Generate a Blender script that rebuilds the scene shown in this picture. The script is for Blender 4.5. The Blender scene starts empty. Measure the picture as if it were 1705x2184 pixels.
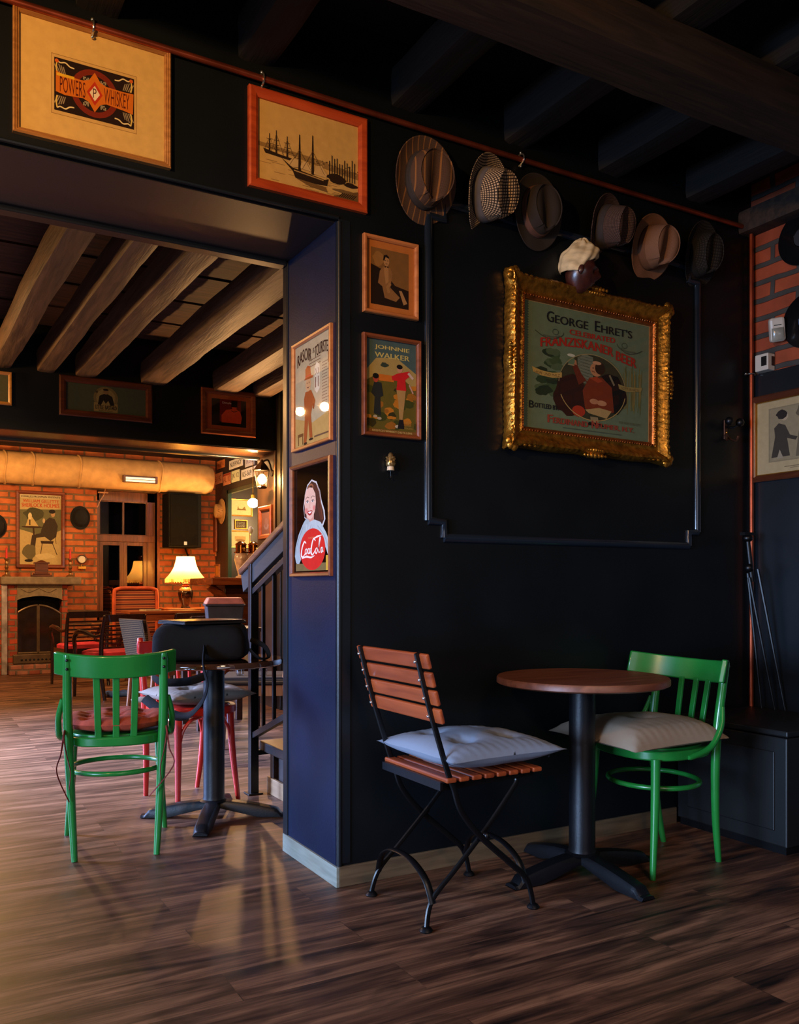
import bpy, bmesh, math, random
from mathutils import Vector, Matrix, noise
random.seed(7)
S = bpy.context.scene
C = S.collection
R = math.radians
# ------------------------------------------------------------------ camera
cd = bpy.data.cameras.new('camera'); cam = bpy.data.objects.new('camera', cd); C.objects.link(cam)
cam.location = (0, 0, 1.08); cam.rotation_euler = (R(90), 0, R(-29.8))
cd.sensor_width = 36; cd.lens = 1847 / 2184 * 36; cd.shift_y = 158 / 2184; cd.clip_start = 0.05
S.camera = cam
S.view_settings.view_transform = 'Standard'; S.view_settings.look = 'None'
S.view_settings.gamma = 1; S.view_settings.use_curve_mapping = False
S.view_settings.exposure = 0.0
# ------------------------------------------------------------------ world
w = bpy.data.worlds.new('world'); S.world = w; w.use_nodes = True
w.node_tree.nodes['Background'].inputs[0].default_value = (0.30, 0.36, 0.5, 1)
w.node_tree.nodes['Background'].inputs[1].default_value = 0.008
# ------------------------------------------------------------------ lights
def light(kind, loc, power, col, size=0.06, to=None, size_y=None, spread=None):
    d = bpy.data.lights.new('light', kind); o = bpy.data.objects.new('light', d); C.objects.link(o)
    o.location = loc; d.energy = power; d.color = col
    if kind == 'AREA':
        d.shape = 'RECTANGLE'; d.size = size; d.size_y = size_y or size
        if spread: d.spread = R(spread)
    else:
        d.shadow_soft_size = size
    if to is not None:
        o.rotation_euler = (Vector(to) - Vector(loc)).to_track_quat('-Z', 'Y').to_euler()
    return o
WARM = (1.0, 0.50, 0.17); WARM2 = (1.0, 0.60, 0.25); FAR = (1.0, 0.56, 0.21); COOL = (0.42, 0.62, 1.0)
# daylight through the glazed front, left of the view
light('AREA', (-2.9, 7.3, 1.75), 360, (0.32, 0.50, 1.0), 2.4, (0.5, 5.9, 0.0), 1.3, 50)
light('AREA', (-3.1, 1.3, 1.05), 75, COOL, 2.2, (1.6, 2.35, 0.15), 1.3, 66)
light('AREA', (1.0, -2.5, 1.5), 9, (0.85, 0.85, 1.0), 2.4, (1.4, 2.0, 0.4), 1.4, 110)  # added soft fill from behind the camera, brightening the whole near room
# ceiling spots of the near room, out of view above and left
sp = light('SPOT', (-0.9, 0.9, 2.42), 255, (1.0, 0.54, 0.19), 0.05, (0.75, 2.81, 2.40)).data; sp.spot_size = R(88); sp.spot_blend = 0.85
light('POINT', (0.3, -1.2, 2.5), 14, (1.0, 0.55, 0.30), 0.2)
sp = light('SPOT', (1.0, -0.6, 2.6), 105, (1.0, 0.66, 0.42), 0.3, (1.75, 1.7, 0.0)).data; sp.spot_size = R(92); sp.spot_blend = 0.9
# pendants of the middle room and the hearth room, left of the view
light('POINT', (-0.305, 6.975, 2.60), 36, WARM, 0.035)
light('POINT', (-0.305, 6.463, 2.55), 30, WARM, 0.035)
light('POINT', (-1.1, 5.2, 2.30), 42, WARM, 0.06)
light('POINT', (0.35, 9.8, 2.25), 205, FAR, 0.10)
light('POINT', (2.6, 9.5, 2.55), 34, FAR, 0.10)
# ------------------------------------------------------------------ pixel rays (positions measured on the photograph)
def ray(px, py):
    u = (px - 852.5) / 1847.0; v = (1250 - py) / 1847.0
    s, c = math.sin(R(29.8)), math.cos(R(29.8))
    return Vector((s + c * u, c - s * u, v))
O = Vector((0, 0, 1.08))
def PY(px, py, Y): r = ray(px, py); return O + r * (Y / r.y)
def PX(px, py, X): r = ray(px, py); return O + r * (X / r.x)
def PZ(px, py, z=0.0): r = ray(px, py); return O + r * ((z - 1.08) / r.z)
def PD(px, py, d): return O + ray(px, py) * d
# ------------------------------------------------------------------ materials
def lin(c):
    f = lambda v: (v / 255.0) / 12.92 if v / 255.0 <= 0.04045 else ((v / 255.0 + 0.055) / 1.055) ** 2.4
    return (f(c[0]), f(c[1]), f(c[2]), 1)
def nt(name):
    m = bpy.data.materials.new(name); m.use_nodes = True
    t = m.node_tree; return m, t, t.nodes['Principled BSDF']
def coords(t, scale=(1, 1, 1), world=False, loc=(0, 0, 0)):
    mp = t.nodes.new('ShaderNodeMapping'); mp.inputs['Scale'].default_value = scale; mp.inputs['Location'].default_value = loc
    if world:
        g = t.nodes.new('ShaderNodeNewGeometry'); t.links.new(g.outputs['Position'], mp.inputs['Vector'])
    else:
        g = t.nodes.new('ShaderNodeTexCoord'); t.links.new(g.outputs['Object'], mp.inputs['Vector'])
    return mp.outputs[0]
def noise_tex(t, vec, scale, detail=4, dist=0.0):
    n = t.nodes.new('ShaderNodeTexNoise'); n.inputs['Scale'].default_value = scale
    n.inputs['Detail'].default_value = detail; n.inputs['Distortion'].default_value = dist
    t.links.new(vec, n.inputs['Vector']); return n.outputs['Fac']
def ramp(t, fac, stops):
    r = t.nodes.new('ShaderNodeValToRGB'); e = r.color_ramp.elements
    while len(e) < len(stops): e.new(0.5)
    for k, (p, c) in zip(e, stops): k.position = p; k.color = c if len(c) == 4 else (*c, 1)
    t.links.new(fac, r.inputs[0]); return r.outputs[0]
def bump(t, b, h, strength=0.3, dist=0.01):
    n = t.nodes.new('ShaderNodeBump'); n.inputs['Strength'].default_value = strength; n.inputs['Distance'].default_value = dist
    t.links.new(h, n.inputs['Height']); t.links.new(n.outputs[0], b.inputs['Normal'])
def mix(t, f, a, b_, mode='MIX'):
    n = t.nodes.new('ShaderNodeMix'); n.data_type = 'RGBA'; n.blend_type = mode
    for i, v in ((0, f), (6, a), (7, b_)):
        if isinstance(v, (int, float)): n.inputs[i].default_value = v
        elif isinstance(v, tuple): n.inputs[i].default_value = v
        else: t.links.new(v, n.inputs[i])
    return n.outputs[2]
def M(name, c, rough=0.5, metal=0.0, coat=0.0, var=0.25, scale=12, bmp=0.0, bscale=60, bdist=0.002, stretch=(1, 1, 1), emis=0, spec=0.5, world=False):
    m, t, b = nt(name); c = lin(c)
    v = coords(t, stretch, world)
    dark = tuple(x * (1 - var) for x in c[:3]) + (1,); lite = tuple(min(1, x * (1 + var)) for x in c[:3]) + (1,)
    t.links.new(ramp(t, noise_tex(t, v, scale), [(0.3, dark), (0.7, lite)]), b.inputs['Base Color'])
    b.inputs['Roughness'].default_value = rough; b.inputs['Metallic'].default_value = metal
    b.inputs['Coat Weight'].default_value = coat; b.inputs['Coat Roughness'].default_value = 0.12
    b.inputs['Specular IOR Level'].default_value = spec
    if bmp: bump(t, b, noise_tex(t, v, bscale), bmp, bdist)
    if emis: b.inputs['Emission Color'].default_value = c; b.inputs['Emission Strength'].default_value = emis
    return m
def M_wood(name, c1, c2, rough=0.45, axis=0, coat=0.0, scale=1.0, bmp=0.15, world=False):
    m, t, b = nt(name)
    st = [14 * scale] * 3; st[axis] = 1.2 * scale
    v = coords(t, tuple(st), world)
    t.links.new(ramp(t, noise_tex(t, v, 2.5, 8, 0.6), [(0.30, lin(c1)), (0.68, lin(c2))]), b.inputs['Base Color'])
    b.inputs['Roughness'].default_value = rough; b.inputs['Coat Weight'].default_value = coat
    bump(t, b, noise_tex(t, v, 6, 6), bmp, 0.004); return m
def M_brick(name, c1, c2, mortar, plane, bw=0.25, bh=0.075, ms=0.012):
    m, t, b = nt(name)
    g = t.nodes.new('ShaderNodeNewGeometry'); s = t.nodes.new('ShaderNodeSeparateXYZ'); t.links.new(g.outputs['Position'], s.inputs[0])
    cb = t.nodes.new('ShaderNodeCombineXYZ'); t.links.new(s.outputs[0 if plane == 'Y' else 1], cb.inputs[0]); t.links.new(s.outputs[2], cb.inputs[1])
    n0 = t.nodes.new('ShaderNodeTexNoise'); n0.inputs['Scale'].default_value = 6; t.links.new(cb.outputs[0], n0.inputs['Vector'])
    va = t.nodes.new('ShaderNodeVectorMath'); va.operation = 'MULTIPLY_ADD'
    t.links.new(n0.outputs['Color'], va.inputs[0]); va.inputs[1].default_value = (0.02, 0.02, 0); t.links.new(cb.outputs[0], va.inputs[2])
    k = t.nodes.new('ShaderNodeTexBrick'); t.links.new(va.outputs[0], k.inputs['Vector'])
    k.inputs['Scale'].default_value = 1; k.inputs['Brick Width'].default_value = bw; k.inputs['Row Height'].default_value = bh
    k.inputs['Mortar Size'].default_value = ms; k.inputs['Mortar Smooth'].default_value = 0.3
    k.inputs['Color1'].default_value = lin(c1); k.inputs['Color2'].default_value = lin(c2); k.inputs['Mortar'].default_value = lin(mortar)
    nz = noise_tex(t, cb.outputs[0], 9, 6)
    t.links.new(mix(t, 0.7, k.outputs['Color'], ramp(t, nz, [(0.25, (0.35, 0.35, 0.35)), (0.7, (1, 1, 1))]), 'MULTIPLY'), b.inputs['Base Color'])
    b.inputs['Roughness'].default_value = 0.85
    inv = t.nodes.new('ShaderNodeMath'); inv.operation = 'SUBTRACT'; inv.inputs[0].default_value = 1; t.links.new(k.outputs['Fac'], inv.inputs[1])
    ad = t.nodes.new('ShaderNodeMath'); ad.operation = 'MULTIPLY_ADD'; t.links.new(nz, ad.inputs[0]); ad.inputs[1].default_value = 0.5; t.links.new(inv.outputs[0], ad.inputs[2])
    bump(t, b, ad.outputs[0], 0.8, 0.012); return m
def M_emit(name, c, strength):
    m, t, b = nt(name); b.inputs['Base Color'].default_value = c
    b.inputs['Emission Color'].default_value = c; b.inputs['Emission Strength'].default_value = strength; return m
def M_weave(name, c1, c2, s=60, rough=0.9, axes=(0, 1), extra=None, dist=0, uv=False):
    m, t, b = nt(name); v = coords(t, (1, 1, 1))
    if uv: un = t.nodes.new('ShaderNodeUVMap'); un.uv_map = 'UVMap'; v = un.outputs[0]
    outs = []
    for a in axes:
        wv = t.nodes.new('ShaderNodeTexWave'); wv.wave_type = 'BANDS'; wv.bands_direction = 'XYZ'[a]
        wv.inputs['Scale'].default_value = s; wv.inputs['Distortion'].default_value = dist; t.links.new(v, wv.inputs['Vector']); outs.append(wv.outputs['Fac'])
    mx = t.nodes.new('ShaderNodeMath'); mx.operation = 'MINIMUM'; t.links.new(outs[0], mx.inputs[0]); t.links.new(outs[1], mx.inputs[1])
    col = ramp(t, mx.outputs[0], [(0.15, lin(c1)), (0.5, lin(c2))])
    if extra:
        wv = t.nodes.new('ShaderNodeTexWave'); wv.bands_direction = 'X'; wv.inputs['Scale'].default_value = extra[1]; t.links.new(v, wv.inputs['Vector'])
        col = mix(t, ramp(t, wv.outputs['Fac'], [(0.90, (0, 0, 0)), (0.97, (1, 1, 1))]), col, lin(extra[0]))
    t.links.new(col, b.inputs['Base Color']); b.inputs['Roughness'].default_value = rough
    b.inputs['Specular IOR Level'].default_value = 0.2
    bump(t, b, mx.outputs[0], 0.3, 0.002); return m
def M_glass(name, tint=(1, 1, 1, 1), rough=0.02, ior=1.5):
    m = bpy.data.materials.new(name); m.use_nodes = True; t = m.node_tree; t.nodes.clear()
    o = t.nodes.new('ShaderNodeOutputMaterial'); g = t.nodes.new('ShaderNodeBsdfGlossy'); tr = t.nodes.new('ShaderNodeBsdfTransparent')
    tr.inputs[0].default_value = tint; g.inputs['Roughness'].default_value = rough
    f = t.nodes.new('ShaderNodeFresnel'); gg = t.nodes.new('ShaderNodeNewGeometry'); mr = t.nodes.new('ShaderNodeMapRange')
    mr.inputs['To Min'].default_value = ior; mr.inputs['To Max'].default_value = 1 / ior; t.links.new(gg.outputs['Backfacing'], mr.inputs['Value']); t.links.new(mr.outputs[0], f.inputs[0]); mx = t.nodes.new('ShaderNodeMixShader')
    t.links.new(f.outputs[0], mx.inputs[0]); t.links.new(tr.outputs[0], mx.inputs[1]); t.links.new(g.outputs[0], mx.inputs[2]); t.links.new(mx.outputs[0], o.inputs[0])
    return m
def M_print():
    m, t, b = nt('printed_paper'); a = t.nodes.new('ShaderNodeVertexColor'); a.layer_name = 'Col'
    v = coords(t, (1, 1, 1))
    t.links.new(mix(t, 0.35, a.outputs[0], ramp(t, noise_tex(t, v, 35, 6), [(0.25, (0.55, 0.52, 0.5)), (0.75, (1, 1, 1))]), 'MULTIPLY'), b.inputs['Base Color'])
    b.inputs['Roughness'].default_value = 0.75; b.inputs['Specular IOR Level'].default_value = 0.2; return m
PRINT = M_print()
GLASS = M_glass('picture_glass'); GLASS_DARK = M_glass('window_glass', (0.8, 0.8, 0.85, 1))
def M_paint(name, c, rough=0.32, bmp=0.12, bs=140, spec=0.5, var=0.25):
    return M(name, c, rough=rough, var=var, scale=3, bmp=bmp, bscale=bs, bdist=0.0015, world=True, spec=spec)
NAVY = M_paint('navy_wall_paint', (13, 17, 20), 0.38, spec=0.3)
NAVY_DARK = M_paint('dark_navy_paint', (18, 23, 28), 0.32)
NAVY_BLUE = M_paint('blue_pillar_paint', (5, 20, 48), 0.42, 0.3, spec=0.25)
SOFFIT = M_paint('soffit_paint', (26, 22, 24), 0.38)
OLIVE = M_paint('dark_olive_paint', (30, 27, 18), 0.34)
CEIL = M('ceiling_planks', (18, 16, 14), 0.8, bmp=0.4, bscale=14, stretch=(1, 8, 1), world=True)
BLACKM = M('black_metal', (8, 8, 10), 0.38, 0.2, bmp=0.1, bscale=90)
BLACKM2 = M('black_cast_iron', (13, 14, 18), 0.42, 0.2, bmp=0.25, bscale=150)
COPPER = M('copper_pipe_metal', (165, 78, 50), 0.38, 0.85, var=0.45, scale=7)
BRASS = M('brass', (190, 140, 60), 0.25, 0.95)
GOLD = M('gilded_plaster', (176, 122, 42), 0.34, 0.85, var=0.5, scale=40, bmp=0.7, bscale=55, bdist=0.006)
GOLD2 = M('gilded_moulding', (160, 92, 40), 0.36, 0.8, var=0.4, scale=40, bmp=0.5, bscale=90, bdist=0.004)
# ------------------------------------------------------------------ mesh building
class MB:
    def __init__(s): s.v = []; s.f = []
    def add(s, vs, fs):
        k = len(s.v); s.v += [Vector(p) for p in vs]; s.f += [tuple(i + k for i in f) for f in fs]; return s
    def box(s, x0, x1, y0, y1, z0, z1):
        v = [(x, y, z) for z in (z0, z1) for y in (y0, y1) for x in (x0, x1)]
        return s.add(v, [(0, 2, 3, 1), (4, 5, 7, 6), (0, 1, 5, 4), (2, 6, 7, 3), (0, 4, 6, 2), (1, 3, 7, 5)])
    def bar(s, a, b, wd, ht, up=(0, 0, 1)):
        a, b = Vector(a), Vector(b); d = (b - a).normalized(); up = Vector(up)
        if abs(d.dot(up)) > 0.99: up = Vector((0, 1, 0))
        x = d.cross(up).normalized(); y = x.cross(d).normalized()
        v = [p + x * (i * wd / 2) + y * (j * ht / 2) for p in (a, b) for j in (-1, 1) for i in (-1, 1)]
        return s.add(v, [(0, 1, 3, 2), (4, 6, 7, 5), (0, 4, 5, 1), (2, 3, 7, 6), (0, 2, 6, 4), (1, 5, 7, 3)])
    def tube(s, pts, r, n=12, closed=False, smooth=0, flat=1.0):
        pts = [Vector(p) for p in pts]
        rs = list(r) if isinstance(r, (list, tuple)) else [r] * len(pts)
        if smooth:
            q, qr = [], []; N = len(pts); rng = N if closed else N - 1
            for i in range(rng):
                g = lambda k: pts[k % N] if closed else pts[max(0, min(N - 1, k))]
                gr = lambda k: rs[k % N] if closed else rs[max(0, min(N - 1, k))]
                for j in range(smooth):
                    t = j / smooth; p0, p1, p2, p3 = g(i - 1), g(i), g(i + 1), g(i + 2)
                    q.append(0.5 * (2 * p1 + (p2 - p0) * t + (2 * p0 - 5 * p1 + 4 * p2 - p3) * t * t + (3 * p1 - p0 - 3 * p2 + p3) * t ** 3))
                    qr.append(gr(i) * (1 - t) + gr(i + 1) * t)
            if not closed: q.append(pts[-1]); qr.append(rs[-1])
            pts, rs = q, qr
        N = len(pts); vs = []; ref = None
        for i, p in enumerate(pts):
            a = pts[(i - 1) % N] if (closed or i) else p; b = pts[(i + 1) % N] if (closed or i < N - 1) else p
            d = (b - a).normalized()
            if ref is None:
                ref = Vector((0, 0, 1)) if abs(d.z) < 0.9 else Vector((1, 0, 0))
            x = (ref - d * ref.dot(d)).normalized(); ref = x; y = d.cross(x)
            vs += [p + (x * math.cos(2 * math.pi * k / n) + y * math.sin(2 * math.pi * k / n) * flat) * rs[i] for k in range(n)]
        fs = []
        for i in range(N if closed else N - 1):
            a, b = i * n, ((i + 1) % N) * n
            fs += [(a + k, a + (k + 1) % n, b + (k + 1) % n, b + k) for k in range(n)]
        if not closed: fs += [tuple(range(n - 1, -1, -1)), tuple((N - 1) * n + k for k in range(n))]
        return s.add(vs, fs)
    def lathe(s, prof, n=24, c=(0, 0, 0), sx=1, sy=1, mat=None):
        vs = []; c = Vector(c)
        for r, z in prof:
            for k in range(n):
                a = 2 * math.pi * k / n; p = Vector((r * math.cos(a) * sx, r * math.sin(a) * sy, z))
                vs.append(c + (mat @ p if mat else p))
        fs = []
        for i in range(len(prof) - 1):
            fs += [(i * n + k, i * n + (k + 1) % n, (i + 1) * n + (k + 1) % n, (i + 1) * n + k) for k in range(n)]
        fs += [tuple(range(n - 1, -1, -1)), tuple((len(prof) - 1) * n + k for k in range(n))]
        return s.add(vs, fs)
    def ball(s, c, r, n=10, sc=(1, 1, 1)):
        c = Vector(c); vs = []; fs = []
        for i in range(n + 1):
            th = math.pi * i / n
            for k in range(n * 2):
                a = math.pi * k / n; vs.append(c + Vector((r * sc[0] * math.sin(th) * math.cos(a), r * sc[1] * math.sin(th) * math.sin(a), r * sc[2] * math.cos(th))))
        m = n * 2
        for i in range(n): fs += [(i * m + k, (i + 1) * m + k, (i + 1) * m + (k + 1) % m, i * m + (k + 1) % m) for k in range(m)]
        return s.add(vs, fs)
    def prism(s, poly, z0, z1, mat=None):
        n = len(poly); vs = [Vector((x, y, z0)) for x, y in poly] + [Vector((x, y, z1)) for x, y in poly]
        if mat: vs = [mat @ p for p in vs]
        return s.add(vs, [tuple(range(n - 1, -1, -1)), tuple(range(n, 2 * n))] + [(i, (i + 1) % n, n + (i + 1) % n, n + i) for i in range(n)])
    def grid(s, fn, nu, nv, closeu=False):
        vs = [fn(i / nu if closeu else i / (nu - 1), j / (nv - 1)) for j in range(nv) for i in range(nu)]
        fs = []
        for j in range(nv - 1):
            for i in range(nu if closeu else nu - 1):
                a = j * nu + i; b = j * nu + (i + 1) % nu; fs.append((a, b, b + nu, a + nu))
        return s.add(vs, fs)
    def build(s, name, mat, parent=None, smooth=False, bevel=0, kind=None, weld=False, solid=0, sub=0, uvs=None):
        me = bpy.data.meshes.new(name); me.from_pydata(s.v, [], s.f)
        bm = bmesh.new(); bm.from_mesh(me)
        if weld: bmesh.ops.remove_doubles(bm, verts=bm.verts, dist=1e-5)
        bmesh.ops.recalc_face_normals(bm, faces=bm.faces); bm.to_mesh(me); bm.free()
        me.materials.append(mat)
        if uvs:
            ul = me.uv_layers.new(name='UVMap')
            for lp in me.loops: ul.data[lp.index].uv = uvs[lp.vertex_index]
        if smooth:
            for p in me.polygons: p.use_smooth = True
            me.set_sharp_from_angle(angle=R(38))
        o = bpy.data.objects.new(name, me); C.objects.link(o)
        if parent: o.parent = parent
        if solid:
            m = o.modifiers.new('solid', 'SOLIDIFY'); m.thickness = solid; m.offset = 0
        if sub:
            m = o.modifiers.new('sub', 'SUBSURF'); m.levels = sub; m.render_levels = sub
        if bevel:
            m = o.modifiers.new('bevel', 'BEVEL'); m.width = bevel; m.segments = 2; m.limit_method = 'ANGLE'; m.angle_limit = R(40)
        if kind: o['kind'] = kind
        return o
def tag(o, label, cat, group=None, kind=None):
    o['label'] = label; o['category'] = cat
    if group: o['group'] = group
    if kind: o['kind'] = kind
    return o
def thing(name, label, cat, loc=(0, 0, 0), rz=0, group=None, rot=None):
    o = bpy.data.objects.new(name, None); C.objects.link(o); o.location = loc; o.empty_display_size = 0.05
    o.rotation_euler = rot if rot is not None else (0, 0, R(rz))
    return tag(o, label, cat, group)
def dup(root, loc, rz, label=None, scale=1):
    def cp(o, par):
        c = o.copy(); C.objects.link(c)
        if par: c.parent = par
        for ch in [k for k in bpy.data.objects if k.parent == o and k != c]: cp(ch, c)
        return c
    r = cp(root, None); r.location = loc; r.rotation_euler = (0, 0, R(rz)); r.scale = (scale,) * 3
    if label: r['label'] = label
    return r
# ------------------------------------------------------------------ the building
WY, WYB, PXF = 2.81, 3.31, 1.355          # dark wall face, its back, the pillar's side face
def struct(name, mb, mat, **k): return mb.build(name, mat, kind='structure', **k)
def M_floor():
    m, t, b = nt('plank_floor'); v = coords(t, (1, 1, 1), True)
    k = t.nodes.new('ShaderNodeTexBrick'); t.links.new(v, k.inputs['Vector']); k.offset = 0.37; k.inputs['Scale'].default_value = 1
    k.inputs['Brick Width'].default_value = 1.22; k.inputs['Row Height'].default_value = 0.18; k.inputs['Mortar Size'].default_value = 0.0012
    k.inputs['Color1'].default_value = (0.55, 0.55, 0.55, 1); k.inputs['Color2'].default_value = (1, 1, 1, 1); k.inputs['Mortar'].default_value = (0.15, 0.15, 0.15, 1)
    sh = mix(t, 1.0, v, k.outputs['Color'], 'ADD')
    mp = t.nodes.new('ShaderNodeMapping'); mp.inputs['Scale'].default_value = (1.1, 11, 3.0); t.links.new(sh, mp.inputs['Vector'])
    g1 = noise_tex(t, mp.outputs[0], 1.6, 9, 0.7)
    mp2 = t.nodes.new('ShaderNodeMapping'); mp2.inputs['Scale'].default_value = (2.5, 75, 3); t.links.new(sh, mp2.inputs['Vector'])
    g2 = noise_tex(t, mp2.outputs[0], 2.0, 5, 0.2)
    mp3 = t.nodes.new('ShaderNodeMapping'); mp3.inputs['Scale'].default_value = (2.2, 7, 3); t.links.new(sh, mp3.inputs['Vector'])
    g3 = noise_tex(t, mp3.outputs[0], 1.7, 4, 1.2)
    c = ramp(t, g1, [(0.30, lin((30, 17, 12))), (0.47, lin((100, 63, 43))), (0.66, lin((156, 106, 74)))])
    c = mix(t, 0.75, c, ramp(t, g2, [(0.3, (0.30, 0.28, 0.27)), (0.60, (1, 1, 1))]), 'MULTIPLY')
    c = mix(t, 0.65, c, ramp(t, g3, [(0.30, (0.18, 0.16, 0.16)), (0.48, (1, 1, 1))]), 'MULTIPLY')
    c = mix(t, 0.55, c, k.outputs['Color'], 'MULTIPLY')
    t.links.new(c, b.inputs['Base Color'])
    t.links.new(ramp(t, g1, [(0.2, (0.42,) * 3), (0.8, (0.56,) * 3)]), b.inputs['Roughness'])
    b.inputs['Specular IOR Level'].default_value = 0.5
    bump(t, b, g2, 0.12, 0.0015); return m
struct('floor', MB().box(-3.3, 5.3, -2.6, 12.3, -0.1, 0), M_floor())
struct('wall_back', MB().box(PXF, 3.6, WY, WYB, 0, 3.15), NAVY)
struct('pillar', MB().box(PXF - 0.004, PXF + 0.02, WY + 0.012, WYB - 0.03, 0, 2.395), NAVY_BLUE)
struct('trim_1', MB().tube([(PXF + 0.006, WY + 0.004, 0.06), (PXF + 0.006, WY + 0.004, 2.39)], 0.011, 10), NAVY_DARK, smooth=True)
struct('trim_2', MB().box(PXF - 0.010, PXF + 0.01, WYB - 0.045, WYB, 0.06, 2.39), NAVY_DARK, bevel=0.004)
struct('trim_3', MB().box(PXF + 0.0, PXF + 0.048, WY - 0.004, WY + 0.01, 0.08, 2.4), NAVY_DARK, bevel=0.002)
struct('lintel', MB().box(-3.3, PXF, WY, WYB, 2.40, 3.15), NAVY)
struct('trim_4', MB().box(-3.3, PXF - 0.01, WYB - 0.05, WYB + 0.01, 2.375, 2.40), NAVY_DARK, bevel=0.006)
struct('trim_5', MB().box(-3.3, PXF, WY + 0.02, WYB - 0.05, 2.392, 2.40), SOFFIT)
struct('trim_6', MB().tube([(-3.3, WY - 0.001, 2.402), (PXF, WY - 0.001, 2.402)], 0.007, 8), NAVY_DARK, smooth=True)
BASEW = M_wood('baseboard_wood', (78, 60, 42), (116, 92, 64), 0.5, 0, world=True)
BASEG = M_wood('pale_baseboard', (118, 118, 104), (150, 150, 134), 0.5, 1, world=True)
struct('baseboard_back', MB().box(PXF - 0.0005, 3.06, WY - 0.013, WY, 0, 0.072), BASEW, bevel=0.002)
struct('baseboard_pillar', MB().box(PXF - 0.013, PXF, WY - 0.0131, WYB - 0.005, 0, 0.072), BASEG, bevel=0.002)
# wall on the far right: painted below, brick above
XR = 3.585
BRN = M_brick('near_brick', (176, 80, 40), (156, 66, 34), (70, 66, 60), 'X', 0.27, 0.085, 0.014)
struct('wall_right', MB().box(XR, XR + 0.2, -2.6, WYB, 2.10, 3.15), BRN)
struct('wall_right_lower', MB().box(XR - 0.012, XR + 0.2, -2.6, WYB, 0, 2.10), NAVY_DARK, bevel=0.004)
# ceiling, beams
struct('ceiling', MB().box(-3.3, 5.3, -2.6, 12.3, 3.12, 3.2), CEIL)
BEAM = M_wood('old_dark_beam', (11, 9, 7), (28, 21, 16), 0.75, 1, bmp=0.6, world=True)
BEAMX = M_wood('old_main_beam', (28, 20, 15), (58, 42, 30), 0.75, 0, bmp=0.6, world=True)
BEAM2 = M_wood('old_grey_beam', (52, 38, 27), (100, 76, 54), 0.6, 1, bmp=0.7, world=True)
def old_beam(name, a, b, wd, ht, mat, seed=0, rough=0.012):
    a, b = Vector(a), Vector(b); d = b - a; L = d.length; d.normalize(); x = d.cross(Vector((0, 0, 1))).normalized(); z = Vector((0, 0, 1))
    n = max(12, int(L / 0.12)); prof = []
    for k in range(5): prof += [(-1 + 2 * k / 5, -1)]
    for k in range(4): prof += [(1, -1 + 2 * k / 4)]
    for k in range(5): prof += [(1 - 2 * k / 5, 1)]
    for k in range(4): prof += [(-1, 1 - 2 * k / 4)]
    def fn(u, v):
        i = int(round(u * len(prof))) % len(prof); px, pz = prof[i]
        c = 0.93 if abs(px) > 0.99 and abs(pz) > 0.99 else 1
        p = a + d * (L * v); nn = noise.noise(Vector((px * 1.3 + seed * 5.1, pz * 1.3, v * L * 2.2)))
        n2 = noise.noise(Vector((px * 3 + seed * 3.3, pz * 3, v * L * 8)))
        wob = 0.018 * noise.noise(Vector((seed * 7.7, 0.3, v * L * 0.7)))
        k = 1 + rough * 6 * nn + rough * 3 * n2
        return p + x * (px * wd / 2 * c * k + wob) + z * (pz * ht / 2 * c * k)
    mb = MB().grid(fn, len(prof), n, True)
    return mb.build(name, mat, smooth=True, kind='structure')
for i, X in enumerate((-1.1, -0.55, 0.0, 0.52, 1.04, 1.64, 2.16, 2.66, 3.2)):
    old_beam('ceiling_beam', (X, -2.5, 2.94), (X, WY, 2.94), 0.13, 0.15, BEAM, i)
old_beam('main_beam', (-3.2, 2.02, 2.79), (XR, 2.02, 2.79), 0.19, 0.16, BEAMX, 20)
old_beam('edge_beam', (XR - 0.05, -2.5, 2.83), (XR - 0.05, WY, 2.83), 0.10, 0.11, BEAMX, 21)
# middle room
L2Y0, L2Y1, L2Z = 7.17, 7.63, 2.276
struct('lintel_middle', MB().box(-3.3, 2.85, L2Y0, L2Y1, L2Z, 3.15), NAVY)
ORS = M_paint('glossy_brown_soffit', (88, 60, 38), 0.22, 0.05)
struct('trim_7', MB().box(-3.3, 2.85, L2Y0 + 0.02, L2Y1 - 0.06, L2Z - 0.008, L2Z + 0.01), ORS)
struct('trim_8', MB().box(-3.3, 2.85, L2Y1 - 0.06, L2Y1 + 0.01, L2Z - 0.03, L2Z + 0.01), NAVY_DARK, bevel=0.006)
JAMB = M_paint('brown_jamb_paint', (72, 50, 34), 0.34)
struct('column_middle', MB().box(2.85, 3.3, L2Y0, L2Y1, 0, 3.15), JAMB)
struct('trim_9', MB().box(2.835, 2.86, L2Y0 - 0.012, L2Y0 + 0.02, 0, L2Z), JAMB, bevel=0.004)
struct('wall_middle_right', MB().box(2.862, 3.3, WYB, L2Y0 - 0.012, 0, 3.15), OLIVE)
struct('trim_10', MB().box(2.85, 2.875, L2Y0 - 0.10, L2Y0 - 0.02, 0, 2.9), OLIVE, bevel=0.005)
struct('wall_left', MB().box(-3.5, -3.3, -2.6, 12.3, 0, 3.15), NAVY)
struct('wall_front', MB().box(-3.5, 5.3, -2.8, -2.6, 0, 3.15), NAVY)
bx = [(2, 761), (95, 760), (183, 776), (325, 796), (478, 806), (560, 800)]
for i, (px, py) in enumerate(bx):
    p = PY(px, py, L2Y0)
    wd = (0.14, 0.13, 0.16, 0.20, 0.20, 0.16)[i]
    tw = (0.12, 0.10, 0.08, 0.05, 0.02, 0.0)[i]
    old_beam('joist_beam', (p.x + tw, WYB - 0.05, 2.84), (p.x, L2Y0 + 0.05, 2.82), wd, 0.18, BEAM2, 30 + i, 0.012)
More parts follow.
